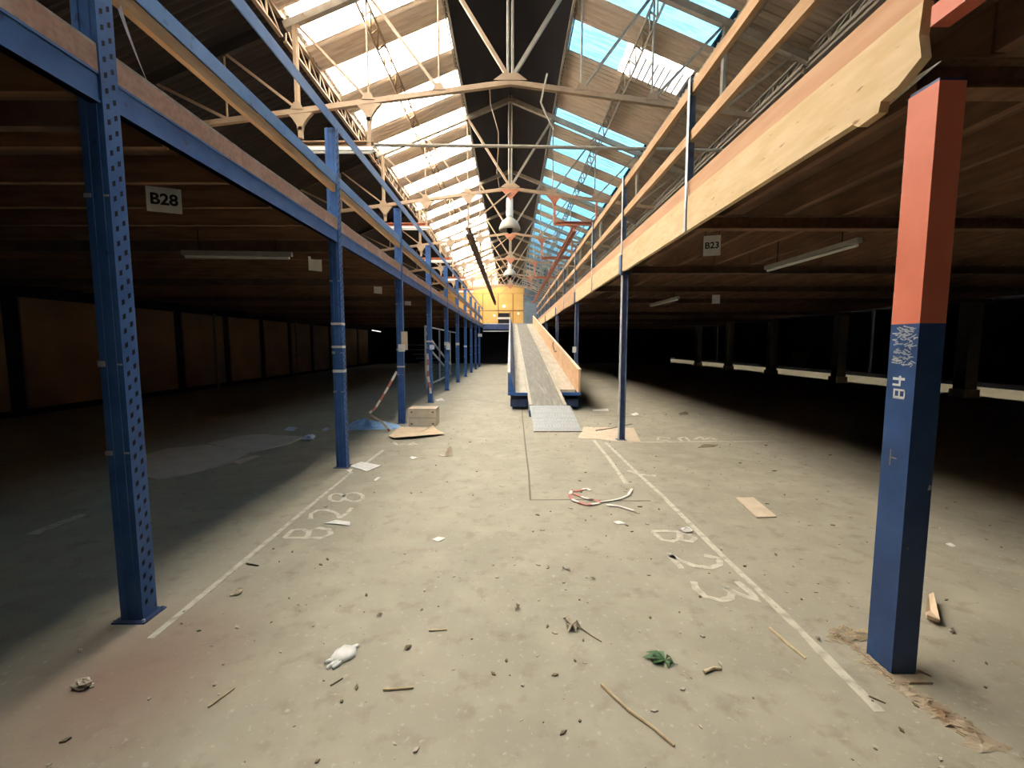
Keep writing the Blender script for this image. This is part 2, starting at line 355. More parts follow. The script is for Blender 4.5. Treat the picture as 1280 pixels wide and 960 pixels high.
# neighbouring bay on the right: dark roof, rooflights over its far side aisle
r2 = bpy.data.objects.new('ceiling', None); COL.objects.link(r2); tag(r2, 'dark pitched roof of the neighbouring bay', kind='structure')
def slab(x0, z0, x1, z1, mt, nm):
    MB().prism([(x0, YB, z0), (x1, YB, z1), (x1, YB, z1 + 0.03), (x0, YB, z0 + 0.03)], (0, YE - YB, 0)).build(nm, MT[mt], r2)
ZV = rz(4.85)
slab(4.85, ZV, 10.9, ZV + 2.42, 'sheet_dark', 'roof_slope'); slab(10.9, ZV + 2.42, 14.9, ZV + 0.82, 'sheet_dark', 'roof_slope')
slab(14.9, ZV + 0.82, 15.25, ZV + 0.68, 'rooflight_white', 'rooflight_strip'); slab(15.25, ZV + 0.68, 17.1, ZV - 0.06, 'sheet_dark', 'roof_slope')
MB().box(4.70, 5.0, YB, YE, ZV - 0.05, ZV - 0.02).build('valley_gutter', MT['grey_steel'], r2)

# ---- paint marks and joints on the floor (part of the floor)
def pxs(L, z=0.0): return [fl(a, b, z) for a, b in L]
def dens(P, n=4):
    out = []
    for a, b in zip(P[:-1], P[1:]):
        for k in range(n): out.append(a + (b - a) * k / n)
    return out + [P[-1]]
def mark(name, px, wd): MB().ribbon(dens(pxs(px, 0.0005)), wd, 0.0015).build(name, MT['paint'], FLOOR)
mark('bay_line', [(188, 798), (300, 705), (400, 622), (440, 590)], 0.042)
mark('bay_line', [(452, 583), (480, 562)], 0.05)
mark('bay_line', [(1100, 890), (980, 768), (900, 692), (830, 622), (790, 585), (757, 553)], 0.048)
mark('bay_line', [(783, 605), (760, 572), (742, 550)], 0.05)
mark('bay_line', [(782, 553), (860, 552), (960, 552)], 0.05)
mark('bay_line', [(40, 668), (72, 655), (105, 643)], 0.09)
mark('bay_line', [(784, 588), (800, 593), (820, 595)], 0.06)
def ell(cx, cy, rx, ry, a0=0, a1=360, n=14): return [(cx + rx * math.cos(math.radians(a0 + (a1 - a0) * k / n)), cy + ry * math.sin(math.radians(a0 + (a1 - a0) * k / n))) for k in range(n + 1)]
def glyph(name, strokes, wd):
    b = MB()
    for s in strokes: b.ribbon(dens(pxs(s, 0.0006), 2), wd, 0.0015)
    b.build(name, MT['paint'], FLOOR)
glyph('painted_letter', [[(355, 672.5), (403, 672.5)], [(355, 672.5), (366, 662.5), (378, 662), (386, 665), (383, 672)], [(384, 671), (388, 663), (399, 660), (411, 662), (414, 667), (403, 672.5)]], 0.042)
glyph('painted_digit', [[(388, 649), (389, 642), (397, 638), (409, 637.5), (420, 641), (425, 648)], [(424, 648), (433, 642), (440, 635)]], 0.04)
glyph('painted_digit', [ell(421, 622, 9, 5), ell(442, 621.5, 12, 5.5)], 0.04)
glyph('painted_letter', [[(814, 664), (831, 664), (849, 664.5)], [(814, 664), (828, 675), (840, 677), (850, 673), (849, 664.5)], [(850, 666), (860, 667), (869, 673), (864, 677), (851, 675)]], 0.045)
glyph('painted_digit', [[(835, 691), (852, 711)], [(838, 694), (851, 701), (868, 707.5), (888, 710), (900, 706), (899, 698), (880, 694)]], 0.045)
glyph('painted_digit', [[(867, 727), (870, 736), (882, 746), (901, 750.5), (913, 748), (915, 741), (907, 734)], [(907, 734), (924, 743), (947, 750.5), (936, 739), (921, 727)]], 0.045)
glyph('painted_mark', [[(838, 548), (823, 546.5), (822, 550), (836, 551)], [(862, 551), (856, 546), (848, 548), (852, 551)], [(868, 549), (876, 546), (880, 549.5), (888, 547), (896, 550)]], 0.05)
glyph('painted_mark', [[(492, 553), (497, 556.5), (507, 555)], [(510, 556), (516, 553.5), (521, 556), (510, 556)]], 0.05)
for L in ([(651, 480), (653, 520), (657, 560), (661, 592), (663, 625)], [(663, 625), (720, 624.5), (780, 626), (813, 626)], [(738, 519), (770, 520), (803, 521)]):
    MB().ribbon(dens(pxs(L, 0.0004), 3), 0.02, 0.001).build('floor_joint', MT['joint_line'], FLOOR)

# ================================================================= LEFT MEZZANINE
LP = [2.37 + 3.1 * k for k in range(10)]
XA = -2.06                                     # aisle face of the left posts
mz = thing('mezzanine_platform', (XA, 0, 0), 'timber decked mezzanine on blue steel edge beam along the left', 'mezzanine')
Z0, Z1, Z2 = 2.76, 2.91, 3.04
ym = YB
def seglist(ys): return list(zip(ys[:-1], ys[1:]))
for a, b in seglist([-3.83, -0.73] + LP + [33.4]):
    bm = MB().box(XA - 0.06, XA - 0.014, a + 0.104, b - 0.004, Z0, Z1); bm.box(XA - 0.06, XA - 0.006, a + 0.104, b - 0.004, Z0, Z0 + 0.012); bm.box(XA - 0.06, XA - 0.006, a + 0.104, b - 0.004, Z1 - 0.012, Z1)
    bm.build('edge_beam', MT['blue'], mz)
    MB().box(XA - 0.05, XA - 0.006, a + 0.104, b - 0.004, Z1 + 0.001, Z2 - 0.012).build('edge_board', MT['chipboard'], mz)
# frayed top layer of the deck edge
n = 90; b = MB(); vs = []; fs = []
for k in range(n + 1):
    yk = -3.8 + (33.4 + 3.8) * k / n; j = random.uniform(-0.02, -0.006)
    vs += [(XA - 0.13, yk, Z2 - 0.01), (XA + 0.004 + j, yk, Z2 - 0.01), (XA - 0.13, yk, Z2 + 0.014), (XA + 0.004 + j, yk, Z2 + 0.014 + j * 0.5)]
for k in range(n):
    a = 4 * k; c = a + 4
    fs += [(a + 2, a + 3, c + 3, c + 2), (a, c, c + 1, a + 1), (a + 1, c + 1, c + 3, a + 3)]
b.add(vs, fs).build('deck_lip', MT['board_edge'], mz)
MB().box(XL + 0.06, XA - 0.135, YB + 0.02, 33.4, 2.99, Z2 - 0.002).build('deck', MT['deck'], mz)
MB().box(XL + 0.06, XA - 0.135, YB + 0.02, 33.4, Z2, Z2 + 0.012).build('deck_cover', MT['deck_top'], mz)
jm = MB().box(XL + 0.06, XA - 0.135, -0.025, 0.025, 2.79, 2.985).mesh('joist', MT['joist'])
k = 0; yj = -2.0
while yj < 33:
    jo = bpy.data.objects.new('joist', jm); COL.objects.link(jo); jo.parent = mz; jo.location = (-XA, yj, 0); yj += 0.62
for k, yb in enumerate(LP):
    MB().box(XL + 0.05, XA - 0.14, yb + 0.02, yb + 0.08, 2.66, 2.785).build('cross_beam', MT['rust_brown'], mz)

def make_lpost():
    r = thing('steel_post', (0, 0, 0), '', 'post', 'blue posts of the left mezzanine')
    b = MB().box(-0.125, 0, 0, 0.10, 0.008, 4.08); 
    b.box(-0.10, -0.085, -0.006, 0, 0.01, 4.08); b.box(-0.045, -0.030, -0.006, 0, 0.01, 4.08); up = b.build('upright', MT['blue'], r, world=False)
    h = MB(); z = 0.10
    while z < 4.06:
        h.prism([(0.0012, 0.028 + dy, z + dz) for dy, dz in ((-0.009, -0.018), (0.009, -0.008), (0.009, 0.018), (-0.009, 0.008))], (0.0006, 0, 0))
        h.prism([(0.0012, 0.070 + dy, z + 0.038 + dz) for dy, dz in ((-0.009, -0.018), (0.009, -0.008), (0.009, 0.018), (-0.009, 0.008))], (0.0006, 0, 0)); z += 0.076
    tag(h.build('slot_holes', MT['hole'], up, world=False), kind='stuff')
    bp = MB().box(-0.155, 0.03, -0.03, 0.13, 0, 0.008).build('base_plate', MT['blue_steel'], r, world=False)
    for x, y_ in ((-0.142, -0.017), (0.016, -0.017), (-0.142, 0.116), (0.016, 0.116)): MB().tube([(x, y_, 0.008), (x, y_, 0.022)], 0.008, 6).build('anchor_bolt', MT['galvanised'], bp, world=False)
    return r
lp = make_lpost()
wraps = {0: [(1.43, 0.03), (0.95, 0.025), (2.30, 0.02)], 1: [(1.78, 0.03), (1.2, 0.035), (1.5, 0.03)], 2: [(1.1, 0.03)], 3: [(1.6, 0.04)], 4: [(1.5, 0.12)], 5: [(1.5, 0.1)], 6: [(1.4, 0.08)]}
labs = ['blue perforated steel post closest to the camera on the left', 'blue steel post beside the white card and blue plastic sheet', 'blue steel post behind the cardboard box with a paper notice',
        'blue steel post with red and white tape spiralled round it'] + ['%s blue steel post from the camera along left mezzanine' % s for s in ORD[4:10]]
for k, yb in enumerate(LP):
    p = lp if k == 0 else copy_tree(lp)
    p.location = (XA, yb, 0); p['label'] = labs[k]
    for z, h in wraps.get(k, []):
        a = MB().box(-0.1285, 0.0035, -0.0095, 0.1035, z, z + h)
        if k == 0: a = MB().box(-0.1285, -0.09, -0.009, -0.006, z, z + h).box(-0.03, -0.005, -0.004, -0.0005, z + 0.006, z + 0.016)
        a.build('tape_band', MT['tape_white'] if k else MT['galvanised'], p, world=False)
# ---- left guard rail
gr = thing('guard_rail', (XA, 0, Z2), 'blue steel two-rail guard rail with timber board on left mezzanine', 'railing')
for a, b in seglist([-3.83, -0.73] + LP + [33.3]):
    q = MB().box(XA - 0.012, XA + 0.0, a + 0.004, b - 0.004, 4.085, 4.19).box(XA - 0.07, XA + 0.0, a + 0.004, b - 0.004, 4.19, 4.20); q.build('top_rail', MT['blue_rail'], gr)
    q = MB().box(XA - 0.014, XA - 0.004, a + 0.104, b - 0.004, 3.44, 3.54).box(XA - 0.05, XA - 0.004, a + 0.104, b - 0.004, 3.54, 3.55); q.build('mid_rail', MT['blue_rail'], gr)
    MB().box(XA - 0.058, XA - 0.016, a + 0.105, b - 0.004, 3.35, 3.435).build('timber_rail', MT['timber'], gr)
# hanging scrap of clear film on the near post
b = MB(); vs = []; fs = []
for k in range(9):
    t = k / 8; c = V(XA - 0.02 + 0.015 * math.sin(3 * t), 2.49 + 0.05 + 0.16 * t * t, 3.40 - 0.36 * t)
    vs += [c, c + V(-0.05, 0.03 + 0.05 * t, 0.01)]
fs = [(2 * k, 2 * k + 1, 2 * k + 3, 2 * k + 2) for k in range(8)]
b.add(vs, fs); o = b.build('film_scrap', MT['paper_blue'], smooth=True); tag(o, 'torn scrap of clear film caught on the near blue post', 'plastic film')

# ================================================================= RIGHT MEZZANINE
RX = 1.78
RPY = [2.0, 7.05, 12.1, 17.15, 22.2, 27.25, 32.3]
mr = thing('mezzanine_platform', (RX, 0, 0), 'mezzanine with deep pale timber fascia boards along the right', 'mezzanine')
# lower fascia in lengths, the nearest end torn
fy = [2.0, 6.9, 9.6, 12.0, 17.0, 22.0, 27.0, 33.0]
for k, (a, b_) in enumerate(seglist(fy)):
    zz = 2.665 + (0.012 if k % 2 else 0)
    if k == 0:
        poly = [(RX - 0.04, y_, z_) for y_, z_ in ((2.0, 2.99), (2.01, 2.86), (1.99, 2.76), (2.10, 2.70), (2.19, 2.685), (2.20, 2.64), (2.32, 2.63), (2.36, 2.66), (b_ - .004, zz), (b_ - .004, 2.995))]
        MB().prism(poly, (0.045, 0, 0)).build('fascia_board', MT['timber_pale'], mr)
        MB().prism([(RX + 0.006, 1.95, 2.72), (RX + 0.006, 2.28, 2.66), (RX + 0.006, 2.26, 2.73)], (0.006, 0, 0)).build('torn_splinter', MT['paper'], mr)
    else: MB().box(RX - 0.04, RX + 0.005, a + .004, b_ - .004, zz, 2.995).build('fascia_board', MT['timber_pale'] if k % 3 else MT['timber'], mr)
for a, b_ in seglist([2.0, 6.0, 10.5, 15.0, 19.5, 24.0, 28.5, 33.0]):
    MB().box(RX - 0.02, RX + 0.02, a + .003, b_ - .003, 3.003, 3.15).build('kick_board', MT['timber_red'], mr)
MB().box(RX - 0.03, RX + 0.05, -3.9, 1.97, 2.865, 2.945).build('red_edge_beam', MT['red'], mr)
MB().box(RX + 0.01, 13.2, YB + .02, 33.4, 2.99, 3.02).build('deck', MT['deck'], mr)
MB().box(RX + 0.03, 13.2, YB + .02, 33.4, 3.021, 3.035).build('deck_cover', MT['deck_top'], mr)
jl = MB().box(-0.03, 0.03, 0.005, 5.04, 2.78, 2.988).mesh('joist', MT['joist_long'])
for j in range(20):
    for yb in [-3.05] + RPY[:-1]:
        jo = bpy.data.objects.new('joist', jl); COL.objects.link(jo); jo.parent = mr; jo.location = (0.30 + 0.56 * j, yb, 0)
for yb in RPY + [4.35, 9.5]:
    q = MB().box(RX + 0.02, 13.1, yb + 0.02, yb + 0.13, 2.655, 2.665).box(RX + 0.02, 13.1, yb + 0.07, yb + 0.08, 2.665, 2.77).box(RX + 0.02, 13.1, yb + 0.02, yb + 0.13, 2.77, 2.778)
    q.build('cross_beam', MT['rust_brown'] if yb > 5 else MT['joist_long'], mr)

rlab = ['big square post painted red above and blue below at right', 'slim blue steel post standing beside the flat cardboard by the conveyor'] + ['%s slim blue steel post along the right mezzanine' % s for s in ORD[2:7]]
for k, yb in enumerate(RPY):
    if k == 0:
        r = thing('steel_post', (RX, 1.94, 0), rlab[0], 'post')
        zc = 1.64
        MB().box(0.0, 0.115, 0.0, 0.145, 0.012, zc).build('lower_section', MT['blue_dark'], r, world=False); lo_ = r.children[0]
        MB().box(0.0, 0.115, 0.0, 0.145, zc, 2.64).build('upper_section', MT['red'], r, world=False)
        MB().box(-0.02, 0.15, -0.05, 0.17, 0.0, 0.012).build('base_plate', MT['rubble'], r, world=False)
        MB().box(0.005, 0.11, 0.005, 0.14, 2.64, 2.654).build('cap_plate', MT['blue_steel'], r, world=False)
        # scraped paint at the top of the blue, stencilled B4 and scratched T
        sc = MB()
        for q in range(85):
            z = zc - 0.02 - random.random() ** 1.3 * 0.17; y_ = random.uniform(0.002, 0.105); l = random.uniform(0.012, 0.038); dz = random.uniform(-0.012, 0.012)
            sc.prism([(-0.0012, y_, z), (-0.0012, y_ + l, z + dz), (-0.0012, y_ + l, z + dz + 0.006), (-0.0012, y_, z + 0.004)], (0.0008, 0, 0))
        sc.build('scraped_paint', MT['galvanised'], lo_, world=False)
        tx = MB()
        def tq(y0, y1, z0, z1): tx.box(-0.0014, -0.0004, y0, y1, z0, z1)
        zb = 1.30       # letters run up the post
        for (y0, y1, z0, z1) in ((.042, .105, 0, .012), (.042, .050, 0, .045), (.070, .078, 0, .045), (.097, .105, 0, .045), (.042, .078, .036, .045), (.070, .105, .036, .045)): tq(y0, y1, zb + z0, zb + z1)
        for (y0, y1, z0, z1) in ((.050, .112, .085, .097), (.070, .080, .058, .105), (.078, .112, .058, .068)): tq(y0, y1, zb + z0, zb + z1)
        tx.build('stencilled_code', MT['white_sign'], lo_, world=False)
        MB().box(-0.0014, -0.0004, .06, .095, 1.02, 1.026).box(-0.0014, -0.0004, .092, .097, 0.985, 1.06).build('scratched_letter', MT['column_grey'], lo_, world=False)
    else:
        r = thing('steel_post', (RX - 0.03, yb, 0), rlab[k], 'post', 'slim posts of the right mezzanine')
        MB().box(0.0, 0.012, 0, 0.09, 0.01, 2.65).build('flange', MT['galvanised'] if k == 1 else MT['steel_blue_grey'], r, world=False)
        MB().box(0.012, 0.085, 0.035, 0.05, 0.01, 2.65).build('web', MT['blue_steel'], r, world=False)
        MB().box(0.085, 0.097, 0, 0.09, 0.01, 2.65).build('flange', MT['steel_blue_grey'], r, world=False)
        MB().box(-0.03, 0.12, -0.03, 0.12, 0, 0.01).build('base_plate', MT['blue_steel'], r, world=False)
        q = MB().box(-0.035, -0.012, -0.01, 0.11, 2.665, 2.93).box(-0.035, 0.11, -0.02, 0.0, 2.62, 2.65).box(-0.035, 0.11, -0.01, 0.11, 2.645, 2.66); q.build('head_bracket', MT['blue_steel'], r, world=False)
# ---- right guard rail
g2 = thing('guard_rail', (RX, 0, 3.02), 'two rail timber guard rail on steel angles along right mezzanine', 'railing')
for z, nm in ((3.96, 'top_rail'), (3.52, 'mid_rail')):
    for a, b_ in seglist([-2.0, 4.5, 9.6, 14.7, 19.8, 24.9, 30.0]):
        MB().box(RX - 0.025, RX + 0.02, a + .003, b_ - .003, z, z + 0.10).build(nm, MT['timber'], g2)
for k in range(11):
    yb = 4.5 + 2.55 * k
    q = MB().box(RX - 0.052, RX - 0.046, yb, yb + 0.05, 2.66, 4.10); q.box(RX - 0.052, RX - 0.03, yb, yb + 0.006, 2.66, 3.0); q.build('rail_post_face', MT['galvanised'], g2)
    MB().box(RX - 0.046, RX + 0.03, yb + 0.05, yb + 0.056, 3.16, 4.10).build('rail_post_web', MT['steel_blue_grey'], g2)

# ================================================================= ROOF STEEL
TY = [7.2 + 4.65 * k for k in range(8)]
TS, ZT = 0.13, 5.54
def tz(x): return ZT - TS * abs(x)
def rzc(x): return rz(x) - 0.16
tl = ['roof truss nearest the camera above the conveyor foot'] + ['%s roof truss from the camera' % s for s in ORD[1:8]]
ND = 1.09
for k, ty in enumerate(TY):
    T = thing('roof_truss', (0, ty, ZT), tl[k], 'truss', 'roof trusses')
    far = k > 4
    MB().bar((-7.6, ty, tz(7.6)), (0, ty, tz(0)), 0.07, 0.075).build('tie', MT['tan_steel'], T)
    MB().bar((0, ty, tz(0)), (3.72, ty, tz(3.72)), 0.07, 0.075).build('tie', MT['tan_steel'], T)
    MB().bar((-9.8, ty, rzc(9.8)), (-3.42, ty, rzc(3.42)), 0.09, 0.11).build('rafter', MT['sheet_dark'], T); MB().bar((-3.42, ty, rzc(3.42)), (0, ty, rzc(0)), 0.09, 0.11).build('rafter', MT['grey_steel'], T)  # lower left length coloured dark, shade of the unlit slope painted in
    MB().bar((0, ty, rzc(0)), (4.75, ty, rzc(4.75)), 0.09, 0.11).build('rafter', MT['grey_steel'], T)
    for j in range(-6, 4):
        x = ND * j
        if j == 0:
            for dx in (-0.035, 0.035): MB().tube([(dx, ty, tz(0)), (dx, ty, rz(0) - 0.05)], 0.022).build('hanger', MT['grey_steel'], T)
        else: MB().tube([(x, ty, tz(x)), (x, ty, rzc(x))], 0.016 if abs(j) != 3 else 0.045).build('hanger', MT['tan_steel'] if x < 0 else MT['grey_steel'], T)
        for sg in ((-1,) if j < 0 else (1,) if j > 0 else (-1, 1)):
            x2 = x + sg * ND
            m_ = MT['tan_steel'] if sg < 0 else MT['grey_steel']
            MB().bar((x, ty, tz(x) + 0.03), (x2, ty, rzc(x2)), 0.035 if j else 0.05, 0.06 if j else 0.075, (0, 1, 0)).build('strut', m_, T)
        if j in (0, 1, -1, 2, -2, 3, -3):
            s = 0.26 if j == 0 else 0.10
            MB().prism([(x - s, ty - 0.045, tz(x) + 0.02), (x + s, ty - 0.045, tz(x) + 0.02), (x + s * 0.45, ty - 0.045, tz(x) + 0.12), (x - s * 0.45, ty - 0.045, tz(x) + 0.12)], (0, 0.012, 0)).build('gusset', MT['tan_steel'], T)
    if k > 0:
        MB().prism([(-0.25, ty - 0.05, ZT - 0.03), (0.25, ty - 0.05, ZT - 0.03), (0, ty - 0.05, ZT - 0.30)], (0, 0.014, 0)).build('centre_plate', MT['rust_red'], T)
        MB().bar((0, ty - 0.06, ZT - 0.10), (-1.05, ty - 0.06, ZT - 0.92), 0.03, 0.05, (0, 1, 0)).build('brace', MT['tan_steel'], T)
    # flared hangers and channel beams slung below the tie
    def flare(x, zb, m_):
        zt = tz(x) - 0.03
        prof = [(0.20, 0), (0.12, -0.08), (0.05, -0.18), (0.035, -0.26)]
        poly = [(x + a, ty - 0.03, zt + b_) for a, b_ in prof] + [(x - a, ty - 0.03, zt + b_) for a, b_ in reversed(prof)]
        MB().prism(poly, (0, 0.06, 0)).build('flared_bracket', m_, T)
        MB().box(x - 0.03, x + 0.03, ty - 0.03, ty + 0.03, zb, zt - 0.2).build('drop_post', m_, T)
    if not far:
        flare(-2 * ND, 4.60, MT['tan_steel']); flare(-3 * ND + 0.03, 4.72, MT['tan_steel'])
        q = MB().box(-3.24, -2.10, ty - 0.035, ty + 0.035, 4.66, 4.675).box(-3.24, -2.10, ty + 0.02, ty + 0.03, 4.60, 4.66).box(-3.24, -2.10, ty - 0.035, ty + 0.035, 4.585, 4.60)
        q.build('channel_beam', MT['tan_steel'] if k == 0 else MT['rust_red'], T)
        if k > 0:
            flare(-ND, 4.55, MT['tan_steel']); flare(ND + .05, 4.66, MT['rust_red'])
            MB().box(2 * ND + 0.03, 2 * ND + 0.08, ty - 0.03, ty + 0.03, 4.62, tz(2 * ND) - 0.03).build('drop_post', MT['rust_red'], T)
            if k % 2 or k == 2:
                q = MB().box(1.12, 2.28, ty - 0.035, ty + 0.035, 4.70, 4.715).box(1.12, 2.28, ty + 0.02, ty + 0.03, 4.63, 4.70).box(1.12, 2.28, ty - 0.035, ty + 0.035, 4.61, 4.63)
                q.build('channel_beam', MT['rust_red'], T)
        L_ = thing('batten_light', (-3.1, ty - 0.02, 4.46), '%s unlit white batten light slung under the left of a truss' % ORD[k], 'light fitting', 'batten lights under trusses')
        MB().box(-3.15, -2.12, ty - 0.05, ty + 0.03, 4.53, 4.58).build('housing', MT['lamp_white'], L_); MB().tube([(-3.11, ty - 0.02, 4.505), (-2.15, ty - 0.02, 4.505)], 0.018).build('tube', MT['lamp_white'], L_)
# straight pipe under the first truss
p0, p1 = atY(468, 181, 7.14), atY(940, 189, 7.14)
o = MB().tube([p0, p0.lerp(p1, 0.4) + V(0, 0, 0.012), p1], 0.028, 8).build('pipe', MT['grey_steel'], loc=p0); tag(o, 'long thin pipe running straight across under the nearest truss', 'pipe')
# lattice purlins, one per bay
PY = [7.2 - 4.65 * 2 + 4.65 * k for k in range(10)]
def purlin(x, dep, ztop, m_, kb, where, channel=False, tilt=0.0):
    y0, y1 = PY[kb] + 0.06, PY[kb + 1] - 0.06
    if y1 < 3.4: return
    P = thing('lattice_purlin', (x, y0, ztop), 'lattice steel purlin %s, %s bay from camera' % (where, ORD[kb - 1]), 'purlin', 'lattice purlins')
    sl_ = 0.05
    MB().box(x - 0.03, x + 0.03, y0, y1, ztop - 0.03, ztop).build('top_chord', m_, P); MB().box(x - 0.03, x + 0.03, y0, y1, ztop - dep, ztop - dep + 0.03).build('bottom_chord', m_, P)
    n = 11; d = (y1 - y0) / n
    if kb <= 4:
        vm = MB().bar((0, 0, -0.02), (0, 0, -dep + 0.02), 0.02, 0.028).mesh('lacing_bar', m_); dm = MB().bar((0, 0, -0.02), (0, d, -dep + 0.02), 0.016, 0.022).mesh('lacing_bar', m_)
        for j in range(n):
            inst('lacing_bar', vm, P, (0, d * j + 0.02, 0)); inst('lacing_bar', dm, P, (0, d * j + 0.02, 0))
    else:
        q = MB()
        for j in range(n): q.bar((x, y0 + d * j, ztop - 0.02), (x, y0 + d * (j + 1), ztop - dep + 0.02), 0.016, 0.022).bar((x, y0 + d * j, ztop - 0.02), (x, y0 + d * j, ztop - dep + 0.02), 0.02, 0.028)
        tag(q.build('lacing', m_, P), kind='stuff')
    P.rotation_euler = (0, tilt, 0)
    if channel:
        q = MB().box(x - 0.06, x + 0.02, y0, y1, ztop - dep - 0.05, ztop - dep - 0.035).box(x - 0.02, x + 0.02, y0, y1, ztop - dep - 0.12, ztop - dep - 0.05).box(x - 0.07, x + 0.02, y0, y1, ztop - dep - 0.14, ztop - dep - 0.12)
        q.build('channel', m_, P)
for kb in range(1, 9):
    purlin(-2.24, 0.20, rz(2.24) - 0.05, MT['tan_steel'], kb, 'halfway up the white left rooflights', False, 0.95)
    purlin(2.24, 0.20, rz(2.24) - 0.05, MT['grey_steel'], kb, 'halfway up the cyan right rooflights', False, -0.95)
    purlin(-3.45, 0.30, rz(3.45) - 0.04, MT['tan_steel'], kb, 'along the foot of the white left rooflights')
    purlin(3.45, 0.30, rz(3.45) - 0.04, MT['grey_steel'], kb, 'along the foot of the cyan right rooflights')
    purlin(4.56, 0.17, rz(4.56) - 0.03, MT['grey_steel'], kb, 'at the right roof valley', True)
# runway rails hung below the trusses
a = atY(585, 288, 11.9)
q = MB().box(a.x - 0.07, a.x + 0.07, 11.9, 33.0, a.z - 0.10, a.z - 0.08).box(a.x - 0.02, a.x + 0.02, 11.9, 33.0, a.z - 0.08, a.z + 0.06).box(a.x - 0.07, a.x + 0.07, 11.9, 33.0, a.z + 0.06, a.z + 0.08)
o = q.build('runway_rail', MT['rust_brown'], loc=(a.x, 11.9, a.z)); tag(o, 'long brown runway beam hung left of the dark ridge', 'beam')
a = V(1.68, 11.9, 4.50)
q = MB().box(a.x - 0.06, a.x + 0.06, 11.9, 33.0, a.z - 0.02, a.z).box(a.x - 0.015, a.x + 0.015, 11.9, 33.0, a.z, a.z + 0.10).box(a.x - 0.06, a.x + 0.06, 11.9, 33.0, a.z + 0.10, a.z + 0.115)
o = q.build('runway_rail', MT['rust_red'], loc=a); tag(o, 'long reddish runway beam hung on the right beside the timber rail', 'beam')
# pendant high bay lamps under the ridge
for k, (yl, lab) in enumerate(((14.1, 'larger grey dome pendant lamp hanging under the dark ridge'), (23.4, 'farther small grey dome pendant lamp under the ridge'))):
    zt = 5.95
    L_ = thing('pendant_lamp', (-0.02, yl, 5.0), lab, 'lamp', 'pendant lamps')
    MB().tube([(-0.02, yl, 7.7), (-0.02, yl, 6.05)], 0.014).build('rod', MT['grey_steel'], L_)
    MB().lathe([(0.05, 0.98), (0.10, 0.95), (0.11, 0.42), (0.06, 0.38)], (-0.02, yl, 5.05), 12).build('gear_box', MT['lamp_white'], L_, smooth=False)
    MB().lathe([(0.07, 0.40), (0.12, 0.36), (0.26, 0.24), (0.33, 0.08), (0.33, 0.0), (0.29, 0.0), (0.22, 0.18), (0.05, 0.3)], (-0.02, yl, 5.05), 18).build('shade', MT['lamp_grey'], L_, smooth=True)
    MB().lathe([(0.05, 0.26), (0.10, 0.12), (0.08, -0.06), (0.02, -0.10)], (-0.02, yl, 5.05), 10).build('bulb', MT['black'], [q for q in L_.children if q.name.startswith('shade')][0], smooth=True)
# loose conduit dropping by the ridge
o = MB().tube([atY(612, 108, 7.3), atY(613, 130, 7.3), atY(623, 165, 7.3), atY(623, 185, 7.3), atY(621, 215, 7.3), atY(625, 240, 7.3)], 0.008, 5).build('hanging_cable', MT['tan_steel'], loc=atY(612, 108, 7.3)); tag(o, 'thin cable hanging against the dark ridge left of centre', 'cable')
o = MB().tube([atY(684, 92, 7.1), atY(676, 128, 7.1), atY(678, 133, 7.1), atY(692, 162, 7.1)], 0.014, 6).build('bent_rod', MT['grey_steel'], loc=atY(684, 92, 7.1)); tag(o, 'short bent rod hooked over the nearest truss right of centre', 'rod')

# ================================================================= FAR END: cross deck and office
cdk = thing('cross_deck', (0, 33.4, 2.5), 'far raised deck bridging the aisle in front of the yellow office', 'mezzanine')
MB().box(-2.0, 1.75, 32.6, 33.4, 2.98, 3.05).build('deck_slab', MT['galvanised'], cdk); MB().box(XL + .02, 13, 33.45, YE - .02, 2.98, 3.05).build('deck', MT['slab'], cdk)
MB().box(-2.0, 1.75, 32.6, 32.7, 2.62, 2.98).build('edge_beam', MT['blue_steel'], cdk); MB().box(-2.0, 1.75, 32.56, 32.6, 2.45, 2.52).build('lower_flange', MT['galvanised'], cdk)
MB().box(XL + .02, 13, 36.0, 36.1, 0, 2.97).build('backing_wall', MT['wall_dark'], cdk)
of = thing('site_office', (-2, 34.2, 3.05), 'yellow timber panelled office cabin on the far deck', 'cabin')
OY = 34.2
MB().box(-6.0, 1.02, OY + 0.06, 40, 3.06, 5.4).build('body', MT['office_joint'], of)
MB().prism([(-6.0, OY + 0.05, 5.39), (1.02, OY + 0.05, 5.39), (1.02, OY + 0.05, 5.78), (-0.78, OY + 0.05, 6.0), (-6.0, OY + 0.05, 5.4)], (0, 5.9, 0)).build('gable', MT['office_panel'], of)
xs = [-6.0, -4.2, -3.1, -2.1, -0.92, 0.20, 1.02]
for a, b_ in seglist(xs):
    for z0, z1 in ((3.08, 4.04), (4.11, 5.36)): MB().box(a + 0.035, b_ - 0.035, OY, OY + 0.06, z0, z1).build('wall_panel', MT['office_panel'], of)
MB().bar((-6.0, OY - 0.02, 5.42), (-0.78, OY - 0.02, 6.02), 0.08, 0.10).build('verge_board', MT['timber'], of); MB().bar((-0.78, OY - 0.02, 6.02), (1.06, OY - 0.02, 5.80), 0.08, 0.10).build('verge_board', MT['timber'], of)
for z0, z1 in ((3.60, 3.90), (3.10, 3.42)): MB().box(-0.93, -0.08, OY - 0.03, OY - 0.005, z0, z1).build('dark_opening', MT['black'], of)
MB().box(-1.0, 0.0, OY - 0.05, OY - 0.01, 3.45, 3.57).build('sill', MT['lamp_white'], of)
